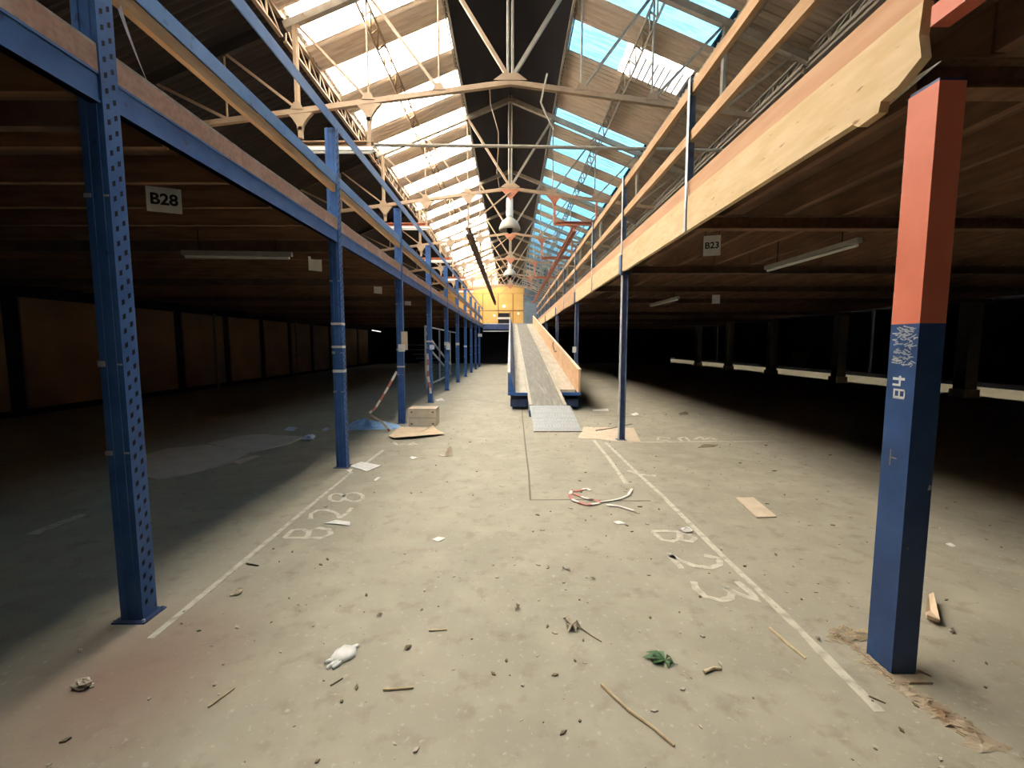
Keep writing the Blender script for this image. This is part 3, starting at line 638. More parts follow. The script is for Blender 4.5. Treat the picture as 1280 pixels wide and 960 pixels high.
for (px, py, s, lab) in ((630, 383, .12, 'above the dark openings'), (618, 394.5, .09, 'left of the dark openings'), (648, 392, .08, 'right of the dark openings')):
    c = atY(px, py, OY - 0.04); o = MB().lathe([(s, 0), (s, 0.04), (s * .8, 0.08), (s * .3, 0.1)], (0, 0, 0), 12).build('bulkhead_lamp', MT['lit_bulkhead'], loc=c)
    me = o.data; 
    for v in me.vertices: p = v.co + c; q_ = p; v.co = (q_.x, -q_.z + 0.04, q_.y)
    tag(o, 'small lit round lamp on the office front %s' % lab, 'lamp', 'office lamps')

# ================================================================= CONVEYOR
cv = thing('belt_conveyor', (0.8, 9.35, 0), 'long inclined belt conveyor rising to the far deck', 'conveyor')
cy0, cz0, cy1, cz1 = 9.35, 0.25, 31.6, 2.93
def cz(y): return cz0 + (cz1 - cz0) * (y - cy0) / (cy1 - cy0)
def slope_box(x0, x1, ya, yb, za, zb, name, m_):
    """za, zb are heights above the belt line"""
    MB().prism([(x0, ya, cz(ya) + za), (x0, yb, cz(yb) + za), (x0, yb, cz(yb) + zb), (x0, ya, cz(ya) + zb)], (x1 - x0, 0, 0)).build(name, MT[m_], cv)
slope_box(0.46, 1.14, cy0, cy1, -0.03, 0.0, 'belt', 'belt')
slope_box(0.40, 0.46, cy0, cy1, -0.10, 0.022, 'belt_edge', 'bed'); slope_box(1.14, 1.20, cy0, cy1, -0.10, 0.022, 'belt_edge', 'bed')
slope_box(0.125, 0.395, 10.4, cy1, -0.04, 0.03, 'side_bed', 'bed'); slope_box(1.205, 1.58, 10.75, cy1, -0.04, 0.03, 'side_bed', 'bed')
MB().add([(x, y_, cz(y_) + z) for y_ in (10.3, cy1) for x, z in ((-0.06, 0.0), (0.12, 0.0), (-0.01, 0.50), (-0.06, 0.50))], [(3, 2, 1, 0), (4, 5, 6, 7), (0, 1, 5, 4), (1, 2, 6, 5), (2, 3, 7, 6), (3, 0, 4, 7)]).build('side_wall', MT['blue'], cv)
slope_box(-0.065, 0.0, 10.3, cy1, 0.502, 0.53, 'side_cap', 'galvanised')
for ya, yb in seglist([10.3, 13.6, 17.0, 21.0, 26.0, 31.6]): slope_box(1.585, 1.63, ya + .004, yb - .004, 0.02, 0.58, 'side_panel', 'plywood')
slope_box(1.57, 1.645, 10.3, cy1, 0.58, 0.605, 'side_cap', 'cardboard_pale')
MB().box(-0.06, 0.40, 10.25, 10.32, 0.36, 0.42).build('front_rim', MT['blue'], cv); MB().box(1.20, 1.64, 10.25, 10.32, 0.36, 0.43).build('front_rim', MT['blue'], cv)
MB().box(1.21, 1.575, 10.33, 10.74, 0.33, 0.36).build('dark_tray', MT['black'], cv)
slope_box(0.0, 1.6, 10.4, cy1, -0.30, -0.12, 'under_frame', 'blue_steel')
for yl in (10.6, 14, 18, 22, 26, 30):
    for x in (0.05, 1.52): MB().box(x, x + 0.08, yl, yl + 0.08, 0.0, cz(yl) - 0.2).build('leg', MT['blue_steel'], cv)
MB().box(0.40, 0.46, 9.37, 9.9, 0.0, 0.2).build('foot', MT['blue_steel'], cv); MB().box(1.14, 1.20, 9.37, 9.9, 0.0, 0.2).build('foot', MT['blue_steel'], cv)
MB().box(-0.06, 0.0, 31.2, 31.3, 2.9, 3.75).build('end_post', MT['blue_steel'], cv)
MB().tube([(1.575, 15.2, cz(15.2) + 0.35), (1.54, 15.5, cz(15.2) + 0.32), (1.54, 16.2, cz(16.2) + 0.42), (1.575, 16.4, cz(16.4) + 0.52)], 0.015).build('grab_handle', MT['rust_brown'], cv)
rp = thing('ramp_plate', (0.84, 7.74, 0), 'ribbed silver metal ramp plate at the foot of the conveyor', 'ramp')
MB().prism([(0.41, 7.74, 0.0), (0.41, 9.33, 0.235), (0.41, 9.33, 0.25), (0.41, 7.74, 0.012)], (0.86, 0, 0)).build('plate', MT['plate'], rp)
MB().box(0.41, 1.27, 7.725, 7.74, 0.0, 0.016).build('front_lip', MT['rust_brown'], rp)
rb = MB().prism([(0, 7.76, 0.0145), (0, 9.32, 0.249), (0, 9.32, 0.256), (0, 7.76, 0.0215)], (0.022, 0, 0)).mesh('rib', MT['galvanised'], (0, 7.74, 0))
for k in range(15): inst('rib', rb, rp, (0.44 + 0.056 * k - 0.84, 0, 0))

# ================================================================= UNDER THE MEZZANINES
def sign(txt, c, wd, ht, rz_, lab, fs=0.62):
    t = thing('bay_sign', c, lab, 'sign', 'bay number signs'); t.rotation_euler = (0, 0, rz_)
    pl_ = MB().box(-wd / 2, wd / 2, 0.0, 0.006, -ht / 2, ht / 2).build('plate', MT['white_sign'], t, world=False)
    for s in (-1, 1): MB().tube([(s * wd * .4, 0.003, ht / 2), (s * wd * .4, 0.003, 2.995 - c[2])], 0.003, 4).build('wire', MT['black'], t, world=False)
    if txt:
        cu = bpy.data.curves.new('t', 'FONT'); cu.body = txt; cu.size = ht * fs; cu.align_x = 'CENTER'; cu.align_y = 'CENTER'; cu.offset = 0.004 if fs > 0.5 else 0.002
        ob = bpy.data.objects.new('t', cu); COL.objects.link(ob); bpy.context.view_layer.update()
        dg = bpy.context.evaluated_depsgraph_get(); me = bpy.data.meshes.new_from_object(ob.evaluated_get(dg)); bpy.data.objects.remove(ob)
        for v in me.vertices: v.co = (v.co.x, -0.0015, v.co.y)
        me.materials.clear(); me.materials.append(MT['ink']); x = inst('lettering', me, pl_, (0, 0, 0))
for k, (px, py) in enumerate(((205, 250), (394, 330), (472.5, 361), (510, 377))):
    c = atX(px, py, -2.88)
    sign('B28' if k == 0 else '', c, 0.24 if k == 0 else 0.19, 0.20, 0.42 if k == 0 else 0.75, ['white sign reading B28 hung under the left mezzanine', 'white square sign farther under left mezzanine beyond the B28 sign', 'small distant white sign between second and third left posts', 'smallest white sign deep under the left mezzanine'][k])
c = atY(890, 307, 4.6); sign('B23', c, 0.16, 0.20, -0.35, 'white sign reading B23 hung under the right mezzanine', 0.44)
c = atY(895, 374, 9.9); sign('', c, 0.16, 0.19, -0.3, 'small dim white sign farther back under the right mezzanine')
def batten(p, q, lab, m_='lamp_white'):
    p = Vector(p); q = Vector(q); t = thing('batten_light', p, lab, 'light fitting', 'batten lights under mezzanine')
    MB().bar(p, q, 0.06, 0.05).build('housing', MT['lamp_grey'], t); [MB().tube([p.lerp(q, u) + V(0, 0, 0.02), V(p.lerp(q, u).x, p.lerp(q, u).y, 2.995)], 0.006, 5).build('suspension', MT['black'], t) for u in (0.15, 0.85)]; d = (q - p).normalized() * 0.03
    MB().tube([p + d + V(0, 0, -0.045), q - d + V(0, 0, -0.045)], 0.016).build('tube', MT[m_], t)
batten(fl(228, 316, 2.62), fl(365, 318, 2.62), 'unlit batten light under the joists of the left mezzanine')
batten(fl(958, 335, 2.60), fl(1075, 300, 2.60), 'unlit batten light under right mezzanine near the B23 sign')
batten(fl(813, 381, 2.60), fl(848, 372, 2.60), 'small unlit batten light under right mezzanine beyond the slim post')
batten(fl(465, 412, 2.5), fl(476, 414, 2.5), 'small lit batten light deep under the left mezzanine', 'lit_tube')
# pipes on the left wall, grey columns of the far right aisle
for px, lab in ((272, 'nearer thin pale pipe standing at the dark left wall'), (372, 'farther thin pale pipe standing at the dark left wall')):
    Y = 555 * 10.3 / (638 - px)
    o = MB().tube([(-10.3, Y, 0), (-10.3, Y, 2.6)], 0.045, 8).tube([(-10.3, Y, 0.9), (-10.3, Y, 1.05)], 0.075, 8).build('pipe', MT['column_grey'], loc=(-10.3, Y, 0)); tag(o, lab, 'pipe')
for k, yb in enumerate((12.6, 17.6, 22.2, 26.6, 31.0)):
    t = thing('column', (13.2, yb, 0), '%s grey square column at the far right aisle' % ORD[k], 'column', 'columns of the far right aisle')
    MB().box(13.0, 13.35, yb, yb + 0.35, 0.25, 2.975).build('shaft', MT['column_grey'], t); MB().box(12.95, 13.4, yb - 0.05, yb + 0.4, 0, 0.25).build('plinth', MT['cardboard_pale'], t)
pt = thing('partition', (14.0, 15, 0.4), 'dark hanging partition with a bright gap beneath it at far right', 'partition')
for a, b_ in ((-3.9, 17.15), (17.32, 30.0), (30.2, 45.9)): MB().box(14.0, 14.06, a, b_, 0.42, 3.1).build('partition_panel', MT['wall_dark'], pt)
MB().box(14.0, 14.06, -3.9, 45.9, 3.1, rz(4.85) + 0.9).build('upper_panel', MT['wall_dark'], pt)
MB().box(13.93, 13.995, 20.9, 22.0, 0.43, 1.15).build('pale_board', MT['cardboard_pale'], pt)
# stair under the far part of the left mezzanine
st = thing('metal_stair', (-3, 17, 0), 'pale metal stair with handrails beneath the far left mezzanine', 'stairs')
A = V(-3.0, 16.0, 2.1); Bq = V(-2.6, 23.0, 2.1)
MB().bar(V(-2.9, 15.2, 2.15), V(-2.9, 24, 2.15), 0.05, 0.05).build('landing_rail', MT['pale_rail'], st)
for dz in (0, 0.9): MB().bar(V(-2.9, 15.2, 1.95 - dz * 0.45), V(-2.9, 21.5, 0.55 - dz * 0.45), 0.05, 0.07).build('handrail', MT['pale_rail'], st)
for k in range(8):
    y_ = 15.6 + 0.75 * k; MB().box(-3.8, -2.95, y_, y_ + 0.25, 1.5 - 0.18 * k, 1.53 - 0.18 * k).build('tread', MT['steel_blue_grey'], st)
for y_ in (15.2, 18.2, 21.4, 23.9): MB().box(-2.93, -2.87, y_, y_ + 0.05, 0, 2.15).build('baluster', MT['pale_rail'], st)
MB().bar(V(-2.9, 15.2, 0.10), V(-2.9, 22, 0.10), 0.05, 0.06).build('bottom_rail', MT['pale_rail'], st)

# ================================================================= THINGS ON THE FLOOR
def flat(name, px, th, mt, lab, cat, curl=0.0, group=None, z=0.0):
    """a flat piece whose outline touches the floor at these picture points; curl lifts its corners"""
    P = pxs(px, z); c = sum(P, V(0, 0, 0)) / len(P); n = len(P)
    b = MB(); top = []
    for i, p in enumerate(P): top.append(p + V(0, 0, th + (curl * (0.3 + 0.7 * ((i * 37) % 5) / 4))))
    vs = [p - V(0, 0, 0) + (V(0, 0, t.z - th - p.z) if curl else V(0, 0, 0)) for p, t in zip(P, top)] + top + [c + V(0, 0, z * 0), c + V(0, 0, th)]
    fs = []
    for i in range(n):
        j = (i + 1) % n
        fs += [(i, j, n + j, n + i), (n + i, n + j, 2 * n + 1), (j, i, 2 * n)]
    b.add(vs, fs); o = b.build(name, MT[mt], loc=(c.x, c.y, z)); tag(o, lab, cat, group); return o
flat('cardboard_sheet', [(150, 590), (172, 572), (210, 562), (260, 557), (312, 566), (290, 579), (232, 594), (195, 600), (172, 597)], 0.02, 'cardboard_grey', 'large flat grey cardboard sheet beside the near left post', 'cardboard')
flat('cardboard_sheet', [(258, 556), (300, 546), (322, 544), (381, 547), (360, 556), (314, 566)], 0.02, 'cardboard_grey', 'flat grey cardboard sheet touching the white plastic under left mezzanine', 'cardboard')
flat('cardboard_scrap', [(289, 578), (318, 570), (327, 571), (300, 581)], 0.006, 'cardboard_pale', 'small pale cardboard scrap at the edge of the grey sheets', 'cardboard', 0.01)
flat('cardboard_sheet', [(486, 546), (492, 550), (520, 549), (556, 544), (546, 540), (541, 533), (535, 537), (500, 537)], 0.006, 'cardboard', 'flat tan cardboard sheet in front of the cardboard box', 'cardboard', 0.05)
flat('paper_card', [(437, 583), (452, 578), (477, 583), (458, 590), (452, 588)], 0.004, 'paper', 'white card on the floor beside the second left post', 'paper', 0.01)
flat('paper_scrap', [(433, 588), (441, 586), (438, 591)], 0.003, 'paper', 'tiny white scrap touching the left bay line by the card', 'paper')
flat('paper_scrap', [(405, 655), (420, 651), (438, 654), (437, 658), (420, 656)], 0.003, 'paper', 'white paper strip lying across the painted left B28', 'paper', 0.01)
flat('cardboard_sheet', [(722, 548), (730, 534), (792, 535), (801, 553), (770, 552), (748, 549)], 0.006, 'cardboard_pale', 'flat pale cardboard lying under the slim right post', 'cardboard')
flat('plank_scrap', [(919, 623), (942, 623), (971, 647), (946, 648)], 0.012, 'cardboard_pale', 'pale flat board lying on the right floor near the painted bay line', 'board')
flat('cardboard_scrap', [(1156, 772), (1160, 752), (1166, 752), (1174, 783), (1158, 780)], 0.02, 'cardboard', 'folded brown cardboard scrap behind the red and blue post', 'cardboard', 0.04)
flat('paper_scrap', [(540, 675), (548, 672), (557, 674), (548, 678)], 0.004, 'paper', 'white paper scrap lying mid aisle before the painted numbers', 'paper', 0.008)
flat('paper_scrap', [(467, 601), (473, 597), (476, 598), (470, 602)], 0.004, 'paper', 'small white scrap just right of the white card', 'paper', 0.01)
flat('paper_scrap', [(512, 572), (516, 571), (522, 573), (516, 575)], 0.004, 'paper', 'small white scrap in front of the tan cardboard sheet', 'paper', 0.01)
flat('paper_scrap', [(766, 653), (774, 652), (783, 656), (772, 656)], 0.004, 'paper', 'thin white flake between the tangled tape and painted 23', 'paper', 0.008)
flat('paper_scrap', [(740, 512), (760, 511), (761, 514), (742, 514)], 0.004, 'paper', 'pale paper strip right of the conveyor foot', 'paper', 0.005)
flat('paper_scrap', [(848, 517), (858, 515), (861, 519), (850, 519)], 0.004, 'dry_leaf', 'dark flake with pale edge on the far right floor', 'debris', 0.02)
flat('paper_scrap', [(788, 518), (796, 516), (799, 519), (792, 520)], 0.004, 'paper', 'small pale scrap right of the slim post', 'paper', 0.01)
flat('paper_scrap', [(544, 500), (552, 498), (556, 501), (547, 502)], 0.004, 'paper', 'white scrap by the tape wrapped blue post', 'paper', 0.01)
flat('paper_scrap', [(355, 538), (362, 534), (372, 536), (366, 540)], 0.004, 'paper_blue', 'white paper scrap beyond the grey cardboard sheets', 'paper', 0.02)
flat('paper_scrap', [(402, 538), (408, 535), (412, 537), (406, 539)], 0.004, 'paper_blue', 'small white scrap left of the second blue post', 'paper', 0.01)
flat('wood_chip', [(1182, 680), (1188, 679), (1195, 683), (1190, 684)], 0.005, 'paper', 'pale chip on the floor at far right edge behind post', 'debris')
flat('wood_chip', [(872, 560), (880, 556), (898, 557), (892, 559)], 0.004, 'dry_leaf', 'thin dark chip near the faint right floor lettering', 'debris', 0.01)
# crumpled pieces
def crumple(name, px, py, s, mt, lab, cat, sz=(1, 1, 0.6), seed=1, group=None, n=9):
    rnd = random.Random(seed); c = fl(px, py); b = MB(); vs = []; fs = []
    R = 6
    for i in range(R + 1):
        ph = math.pi * i / R
        for k in range(n):
            th = 2 * math.pi * k / n; r = s * (0.65 + 0.6 * rnd.random())
            vs.append(V(c.x + r * sz[0] * math.sin(ph) * math.cos(th), c.y + r * sz[1] * math.sin(ph) * math.sin(th), max(0.001, s * sz[2] * 0.85 + r * sz[2] * math.cos(ph))))
    for i in range(R):
        for k in range(n): fs.append((i * n + k, (i + 1) * n + k, (i + 1) * n + (k + 1) % n, i * n + (k + 1) % n))
    o = b.add(vs, fs).build(name, MT[mt], loc=(c.x, c.y, 0)); tag(o, lab, cat, group); return o
crumple('plastic_scrap', 386, 550, 0.09, 'paper_blue', 'crumpled white plastic at the end of the grey cardboard', 'plastic', (1.0, 1.4, 0.5), 3)
crumple('paper_ball', 858, 665, 0.035, 'paper', 'crumpled white paper lying on the painted right letter', 'paper', (1.3, 1.1, .6), 5)
crumple('stone', 104, 859, 0.03, 'pebble', 'beige lump on the red dust at near left', 'stone', (1.5, .9, .7), 6)
crumple('stone', 1022, 800, 0.012, 'pebble', 'small white stone on the right bay line', 'stone', (1, 1, 1), 7)
crumple('stone', 1190, 791, 0.014, 'pebble', 'small pale stone behind the red and blue post', 'stone', (1, 1, 1), 8)
crumple('stone', 100, 815, 0.010, 'pebble', 'tiny pale stone left of the near blue post foot', 'stone', (1, 1, 1), 18)
crumple('paper_scrap', 296, 741, 0.03, 'pale_leaf', 'pale crumpled scrap beside the left bay line', 'debris', (1, 1.6, .3), 9)
# folded card
c = fl(557, 570); o = MB().prism([c + V(-0.10, 0, 0), c + V(0.0, -0.04, 0), c + V(0.02, -0.02, 0.0), c + V(-0.08, 0.03, 0.0)], (0, 0, 0.01)).prism([c + V(-0.02, 0, 0.0), c + V(0.10, 0.02, 0.0), c + V(0.07, 0.06, 0.13), c + V(0.0, 0.06, 0.09)], (0, 0.008, 0)).build('folded_card', MT['cardboard_pale'], loc=c); tag(o, 'small folded tan card standing in mid aisle', 'cardboard')
# blue plastic sheet in a heap
P0 = fl(462, 533); b = MB(); vs = []; fs = []; rnd = random.Random(11); NX, NY = 12, 9
for i in range(NX + 1):
    for j in range(NY + 1):
        u = i / NX; v = j / NY; x = -0.36 + 0.95 * u; y_ = -0.40 + 0.75 * v * (1 - 0.55 * u) + 0.1 * u
        e = math.sin(math.pi * min(1, max(0, v))) ** 0.6 * (1 - u) ** 0.45 * min(1, u * 6 + .15)
        vs.append((P0.x + x, P0.y + y_, 0.004 + 0.17 * e * (0.55 + 0.6 * rnd.random())))
for i in range(NX):
    for j in range(NY): a = i * (NY + 1) + j; fs.append((a, a + NY + 1, a + NY + 2, a + 1))
o = b.add(vs, fs).build('plastic_sheet', MT['blue_plastic'], loc=(P0.x, P0.y, 0)); tag(o, 'crumpled blue plastic sheet between the second and third left posts', 'plastic sheet')
# cardboard box
c = fl(528, 533); bw, bh, bd = 0.52, 0.33, 0.36
bx = thing('cardboard_box', (c.x, c.y, 0), 'closed cardboard box standing before the third left post', 'box')
MB().box(c.x - bw / 2, c.x + bw / 2, c.y, c.y + bd, 0, bh).build('body', MT['box_card'], bx); bb = bx.children[0]
MB().box(c.x - bw / 2 - .006, c.x + bw / 2 + .006, c.y - .004, c.y + bd / 2 - .004, bh + .001, bh + 0.007).build('flap', MT['cardboard_pale'], bx); MB().box(c.x - bw / 2 - .006, c.x + bw / 2 + .006, c.y + bd / 2 + .004, c.y + bd, bh + .001, bh + 0.007).build('flap', MT['cardboard_pale'], bx)
MB().box(c.x - bw / 2, c.x + bw / 2, c.y - 0.002, c.y, bh * .48, bh * .50).build('seam', MT['joint_line'], bb)
for sx in (-0.2, 0.2): 
    for zz in (0.05, 0.27): MB().box(c.x + sx - .018, c.x + sx + .018, c.y - 0.003, c.y, zz - .014, zz + .014).build('stamp', MT['joist'], bb)
# notices and tapes on the posts
def notice(Y, px, py, wd, ht, mt, lab):
    c = atY(px, py, Y - 0.022); o = MB().box(c.x - wd / 2, c.x + wd / 2, c.y, c.y + 0.004, c.z - ht / 2, c.z + ht / 2).build('paper_notice', MT[mt], loc=c); tag(o, lab, 'notice')
notice(LP[2], 505.5, 426, 0.12, 0.35, 'cardboard_pale', 'upright cardboard strip taped to the third left post'); notice(LP[2] - 0.006, 502, 435, 0.13, 0.14, 'paper', 'white paper taped low on the third left post')
notice(LP[3], 540, 434, 0.13, 0.12, 'paper_blue', 'white paper wrapped on the fourth left post')
notice(LP[4], 560, 433, 0.13, 0.22, 'paper', 'white notice on the fifth left post'); notice(LP[9], 600, 419, 0.28, 0.2, 'paper', 'small white notice on the last left post')
notice(RPY[2], 718, 437, 0.10, 0.16, 'paper', 'white sticker on the third right post')
def tape(pts, wd, lab, seg=0.14, vert=True):
    t = thing('barrier_tape', pts[0], lab, 'tape'); P = [pts[0]]; acc = []
    total = sum((b - a).length for a, b in zip(pts[:-1], pts[1:])); nn = max(4, int(total / 0.05)); Q = []
    for k in range(nn + 1):
        s = total * k / nn
        for a, b in zip(pts[:-1], pts[1:]):
            l = (b - a).length
            if s <= l + 1e-6: Q.append(a + (b - a) * (s / l if l else 0)); break
            s -= l
    run = None; cur = None
    for k in range(len(Q)):
        g = int(k * total / nn / seg) % 2 if k < len(Q) - 1 else -1
        if g != run:
            if cur: cur.build('white_band' if run == 0 else 'red_band', MT['tape_white' if run == 0 else 'tape_red'], t)
            run = g; cur = MB()
        if g >= 0: cur.bar(Q[k], Q[k + 1], wd if not vert else 0.004, 0.004 if not vert else wd)
    return t
p3 = V(XA - 0.13, LP[2] - 0.02, 1.02)
tape([p3, p3 + V(-0.16, -0.2, -0.35), p3 + V(-0.30, -0.45, -0.65), atY(461, 517, 7.9)], 0.05, 'red and white barrier tape sagging from the third left post', 0.16)
q0 = atY(461, 517, 7.9); tape([q0, atY(478, 528, 7.7), fl(487, 541) + V(0, 0, 0.03)], 0.045, 'end of pale barrier tape lying over the blue plastic', 0.5)
pts = []
for k in range(40):
    t_ = k / 39; a_ = t_ * 2 * math.pi * 2.2; x = XA - 0.0625 + 0.075 * math.cos(a_); y_ = LP[3] + 0.05 + 0.068 * math.sin(a_)
    pts.append(V(XA - 0.115 + 0.07 * t_ ** 2 + 0.012 * math.sin(9 * t_), LP[3] - 0.022, 1.30 - 1.05 * t_))
tape(pts, 0.06, 'red and white tape hanging down the fourth left post', 0.15, False)
def pxt(L, z=0.012): return [fl(a, b, z) for a, b in L]
tape(pxt([(738, 613), (733, 610), (722, 614), (715, 613), (712, 619), (716, 625), (733, 631), (750, 629), (748, 626), (732, 623), (718, 617)]), 0.035, 'tangled red and white tape lying on the mid floor', 0.13, False)
tape(pxt([(732, 622), (748, 627), (762, 626), (776, 623), (785, 619), (790, 611)]), 0.028, 'trailing pale end of the tangled floor tape', 2.0, False)
tape(pxt([(758, 631), (772, 632), (792, 638)]), 0.03, 'short loose pale tape strip beside the tangled tape', 2.0, False)
# sticks
def stick(px, r, lab, mt='stick', name='stick', lift=0.0):
    P = [fl(a, b, r + lift) for a, b in px]; o = MB().tube(P, r, 6, r * 0.7).build(name, MT[mt], loc=(P[0].x, P[0].y, 0)); tag(o, lab, 'stick')
stick([(752, 856), (785, 887), (815, 908), (843, 932)], 0.0075, 'longest pale stick lying in the near aisle')
stick([(260, 884), (278, 871), (293, 860)], 0.005, 'pale stick near the red dust at lower left')
stick([(479, 862), (498, 861), (517, 859)], 0.006, 'short brown stick lying level in the near aisle')
stick([(962, 785), (985, 805), (1007, 823)], 0.008, 'pale stick parallel to the right bay line', 'straw')
stick([(536, 788), (559, 787)], 0.005, 'short pale twig lying level beyond the dark leaf', 'straw')
stick([(880, 840), (892, 835), (902, 836)], 0.009, 'curled pale strip right of the green leaf', 'straw')
stick([(1149, 837), (1164, 845)], 0.006, 'short pale stick beside the foot of red and blue post', 'straw')
stick([(1086, 870), (1107, 879)], 0.004, 'thin dark twig at the near end of right bay line', 'dry_leaf')
stick([(745, 538), (765, 535), (790, 530)], 0.008, 'dark thin stick lying over the flat pale cardboard', 'dry_leaf', lift=0.008)
stick([(726, 785), (740, 795), (752, 802)], 0.004, 'dark twig trailing from the crumpled pale leaf', 'dry_leaf')
stick([(308, 704), (323, 707)], 0.006, 'short dark twig across the left bay line', 'dry_leaf')
stick([(735, 475), (753, 476)], 0.012, 'pale lath on the floor beyond the conveyor foot', 'straw')
stick([(413, 857), (428, 848)], 0.004, 'thin dark twig below the white glove', 'dry_leaf')
# leaves
def leafpoly(c, ang, ln, wd, z0, z1):
    d = V(math.cos(ang), math.sin(ang), 0); n = V(-d.y, d.x, 0)
    m = c + d * ln * 0.5
    return [c + V(0, 0, z0), m + n * wd + V(0, 0, z1), c + d * ln + V(0, 0, z0), m - n * wd + V(0, 0, z1), m + V(0, 0, z1 * 0.5)]
def leaf(px, py, angs, ln, wd, mt, lab, lift=0.012):
    c = fl(px, py, 0.002); t = thing('leaf', c, lab, 'leaf')
    for a in angs:
        p = leafpoly(c, a[0], ln * a[1], wd * a[1], 0.003, lift); b = MB(); q = [x + V(0, 0, 0.0015) for x in p]
        b.add(p + q, [(0, 4, 1), (1, 4, 2), (2, 4, 3), (3, 4, 0), (5, 6, 9), (6, 7, 9), (7, 8, 9), (8, 5, 9)]).build('leaflet', MT[mt], t)
    if len(angs) > 2: MB().tube([c, c + V(0.05, -0.03, 0.004)], 0.002, 5).build('leaf_stem', MT[mt], t)
leaf(832, 826, [(2.5, 1.0), (2.95, 1.1), (3.5, .8), (1.9, .7), (4.6, .6), (5.6, .45), (0.6, .4)], 0.10, 0.022, 'leaf', 'green lobed leaf lying on the near aisle floor', 0.02)
leaf(714, 782, [(2.2, .8), (5.0, .8), (4.3, .9), (5.8, .7)], 0.085, 0.02, 'pale_leaf', 'crumpled dry pale leaf in mid aisle', 0.035)
leaf(646, 762, [(1.2, .9), (4.4, .5)], 0.05, 0.014, 'dry_leaf', 'small dark curled leaf left of the pale crumpled leaf', 0.022)
leaf(504, 815, [(1.0, 1.0)], 0.06, 0.012, 'dry_leaf', 'small dark narrow leaf between glove and aisle centre', 0.012)
leaf(736, 724, [(0.1, 1), (2.9, .5)], 0.05, 0.012, 'pale_leaf', 'pale flat leaf flake ahead of the crumpled leaf', 0.012)
leaf(706, 711, [(5.6, 1), (2.6, .4)], 0.05, 0.014, 'pale_leaf', 'pale curled flake above the crumpled leaf', 0.014)
leaf(470, 770, [(0.4, 1)], 0.04, 0.01, 'dry_leaf', 'tiny dark leaf left of the pale level twig', 0.01)
# glove
c = fl(428, 822, 0.0); gl = thing('work_glove', (c.x, c.y, 0), 'white crumpled work glove lying on the near aisle floor', 'glove')
def blob(cx, cy, rx, ry, h, ang, seed):
    rnd = random.Random(seed); vs = []; fs = []; n = 12
    for i, (rr, zz) in enumerate(((1.0, 0.001), (1.02, h * .45), (0.8, h * .85), (0.35, h))):
        for k in range(n):
            t = 2 * math.pi * k / n; q = rr * (0.9 + 0.2 * rnd.random()); x = rx * q * math.cos(t); y_ = ry * q * math.sin(t)
            vs.append((c.x + cx + x * math.cos(ang) - y_ * math.sin(ang), c.y + cy + x * math.sin(ang) + y_ * math.cos(ang), zz * (0.8 + .3 * rnd.random()) if i else 0.001))
    for i in range(3):
        for k in range(n): fs.append((i * n + k, i * n + (k + 1) % n, (i + 1) * n + (k + 1) % n, (i + 1) * n + k))
    fs.append(tuple(range(3 * n, 4 * n))); return vs, fs
b = MB(); b.add(*blob(0.004, 0.015, 0.062, 0.058, 0.026, 0.9, 1)); b.build('palm', MT['paper'], gl, smooth=True)
for k, (x, y_, a_, l) in enumerate(((-0.046, -0.030, 0.6, .030), (-0.024, -0.056, 0.85, .036), (-0.002, -0.060, 1.0, .030), (0.035, 0.066, .6, .030))):
    b = MB(); b.add(*blob(x, y_, l, 0.012, 0.018, a_, 5 + k)); b.build('finger', MT['paper'], gl, smooth=True)
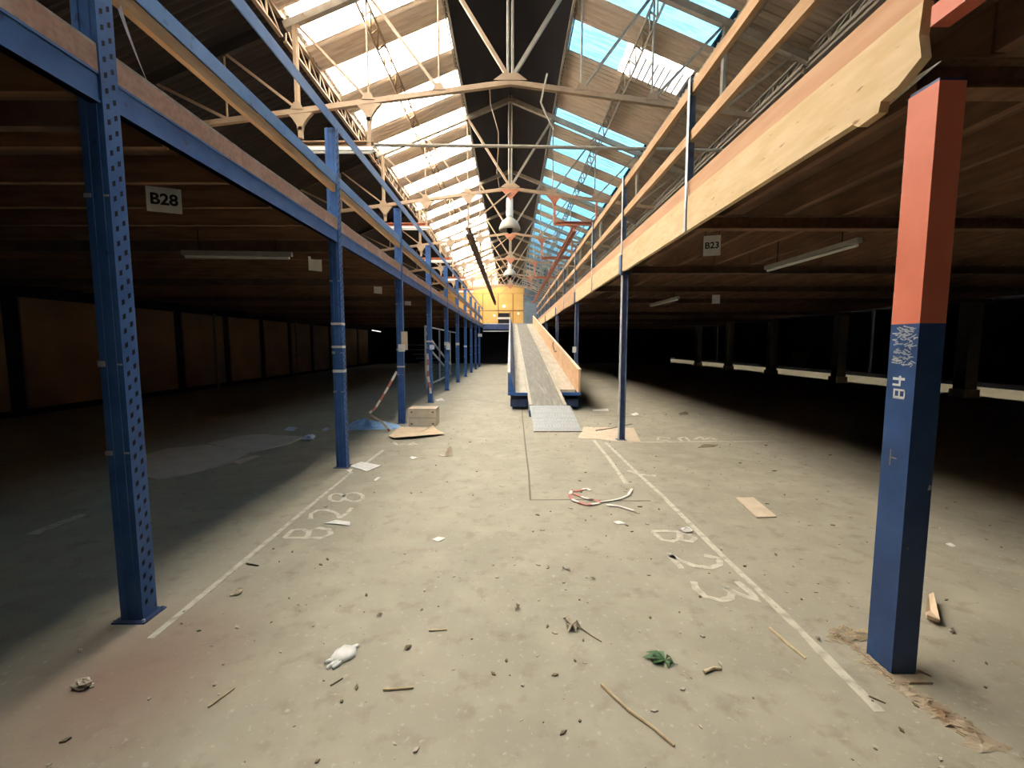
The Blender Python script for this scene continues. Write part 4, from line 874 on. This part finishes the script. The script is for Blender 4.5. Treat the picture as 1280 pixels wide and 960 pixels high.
# rubble ridge and straw at the foot of the red and blue post
b = MB(); vs = []; fs = []; rnd = random.Random(4); N1 = 60; M1 = 7
A0, A1 = fl(1040, 790), fl(1230, 940)
for i in range(N1 + 1):
    t = i / N1; cc = A0.lerp(A1, t) + V(0.015 * math.sin(9 * t) + 0.03 * t, 0, 0); wd = (0.018 + 0.035 * t + 0.07 * max(0, t - 0.55)) * rnd.uniform(0.6, 1.25); ht = (0.008 + 0.016 * t) * min(1, (1 - t) * 5 + .2)
    for j in range(M1 + 1):
        v = j / M1 * 2 - 1; vs.append((cc.x + wd * v + rnd.uniform(-.012, .012), cc.y + rnd.uniform(-.01, .01), max(0.0005, ht * (1 - abs(v) ** 2.2) * (0.3 + 1.1 * rnd.random())) if 0 < j < M1 else 0.0))
for i in range(N1):
    for j in range(M1): a = i * (M1 + 1) + j; fs.append((a, a + 1, a + M1 + 2, a + M1 + 1))
o = b.add(vs, fs).build('rubble_ridge', MT['rubble'], loc=(A0.x, A0.y, 0)); tag(o, 'crumbled ridge of broken screed at the red and blue post foot', 'rubble', kind='stuff')
b = MB()
for k in range(60):
    c = fl(1030 + 55 * rnd.random(), 786 + 16 * rnd.random()); a_ = rnd.uniform(-0.9, 0.7); l = rnd.uniform(0.02, 0.07)
    b.tube([c + V(0, 0, 0.003), c + V(math.cos(a_) * l * .5, math.sin(a_) * l * .5, rnd.uniform(.003, .02)), c + V(math.cos(a_) * l, math.sin(a_) * l, 0.003)], 0.0022, 4)
for k in range(60):
    t = rnd.random(); c = fl(1065 + 130 * t, 812 + 90 * t + rnd.uniform(-8, 14)); a_ = rnd.uniform(-1.4, 0.2); l = rnd.uniform(0.015, 0.05)
    b.tube([c + V(0, 0, 0.004), c + V(math.cos(a_) * l, math.sin(a_) * l, 0.012)], 0.002, 4)
c0 = fl(1060, 795); o = b.build('straw_wisps', MT['straw'], loc=c0); tag(o, 'loose straw wisps scattered at the red and blue post foot', 'straw', kind='stuff')
# fine grit everywhere
b = MB(); b2 = MB()
for k in range(1700):
    x = random.uniform(-1.9, 4.5); y_ = 1.1 + 9 * random.random() ** 1.4
    s = 0.0018 + 0.009 * random.random() ** 2.5; q = b if random.random() < 0.6 else b2
    a_ = random.random() * 6.3; e = random.uniform(0.8, 2.6); d = V(math.cos(a_), math.sin(a_), 0); n_ = V(-d.y, d.x, 0); c = V(x, y_, 0)
    q.prism([c + d * s * e, c + n_ * s, c - d * s * e * .8, c - n_ * s * .7], (0, 0, s * 0.8))
tag(b.build('grit', MT['pebble'], loc=(0, 5, 0)), 'pale grit and crumbs scattered over the concrete floor', 'grit', kind='stuff')
tag(b2.build('grit', MT['dry_leaf'], loc=(0, 5, 0)), 'dark crumbs and leaf bits scattered over the floor', 'grit', kind='stuff')
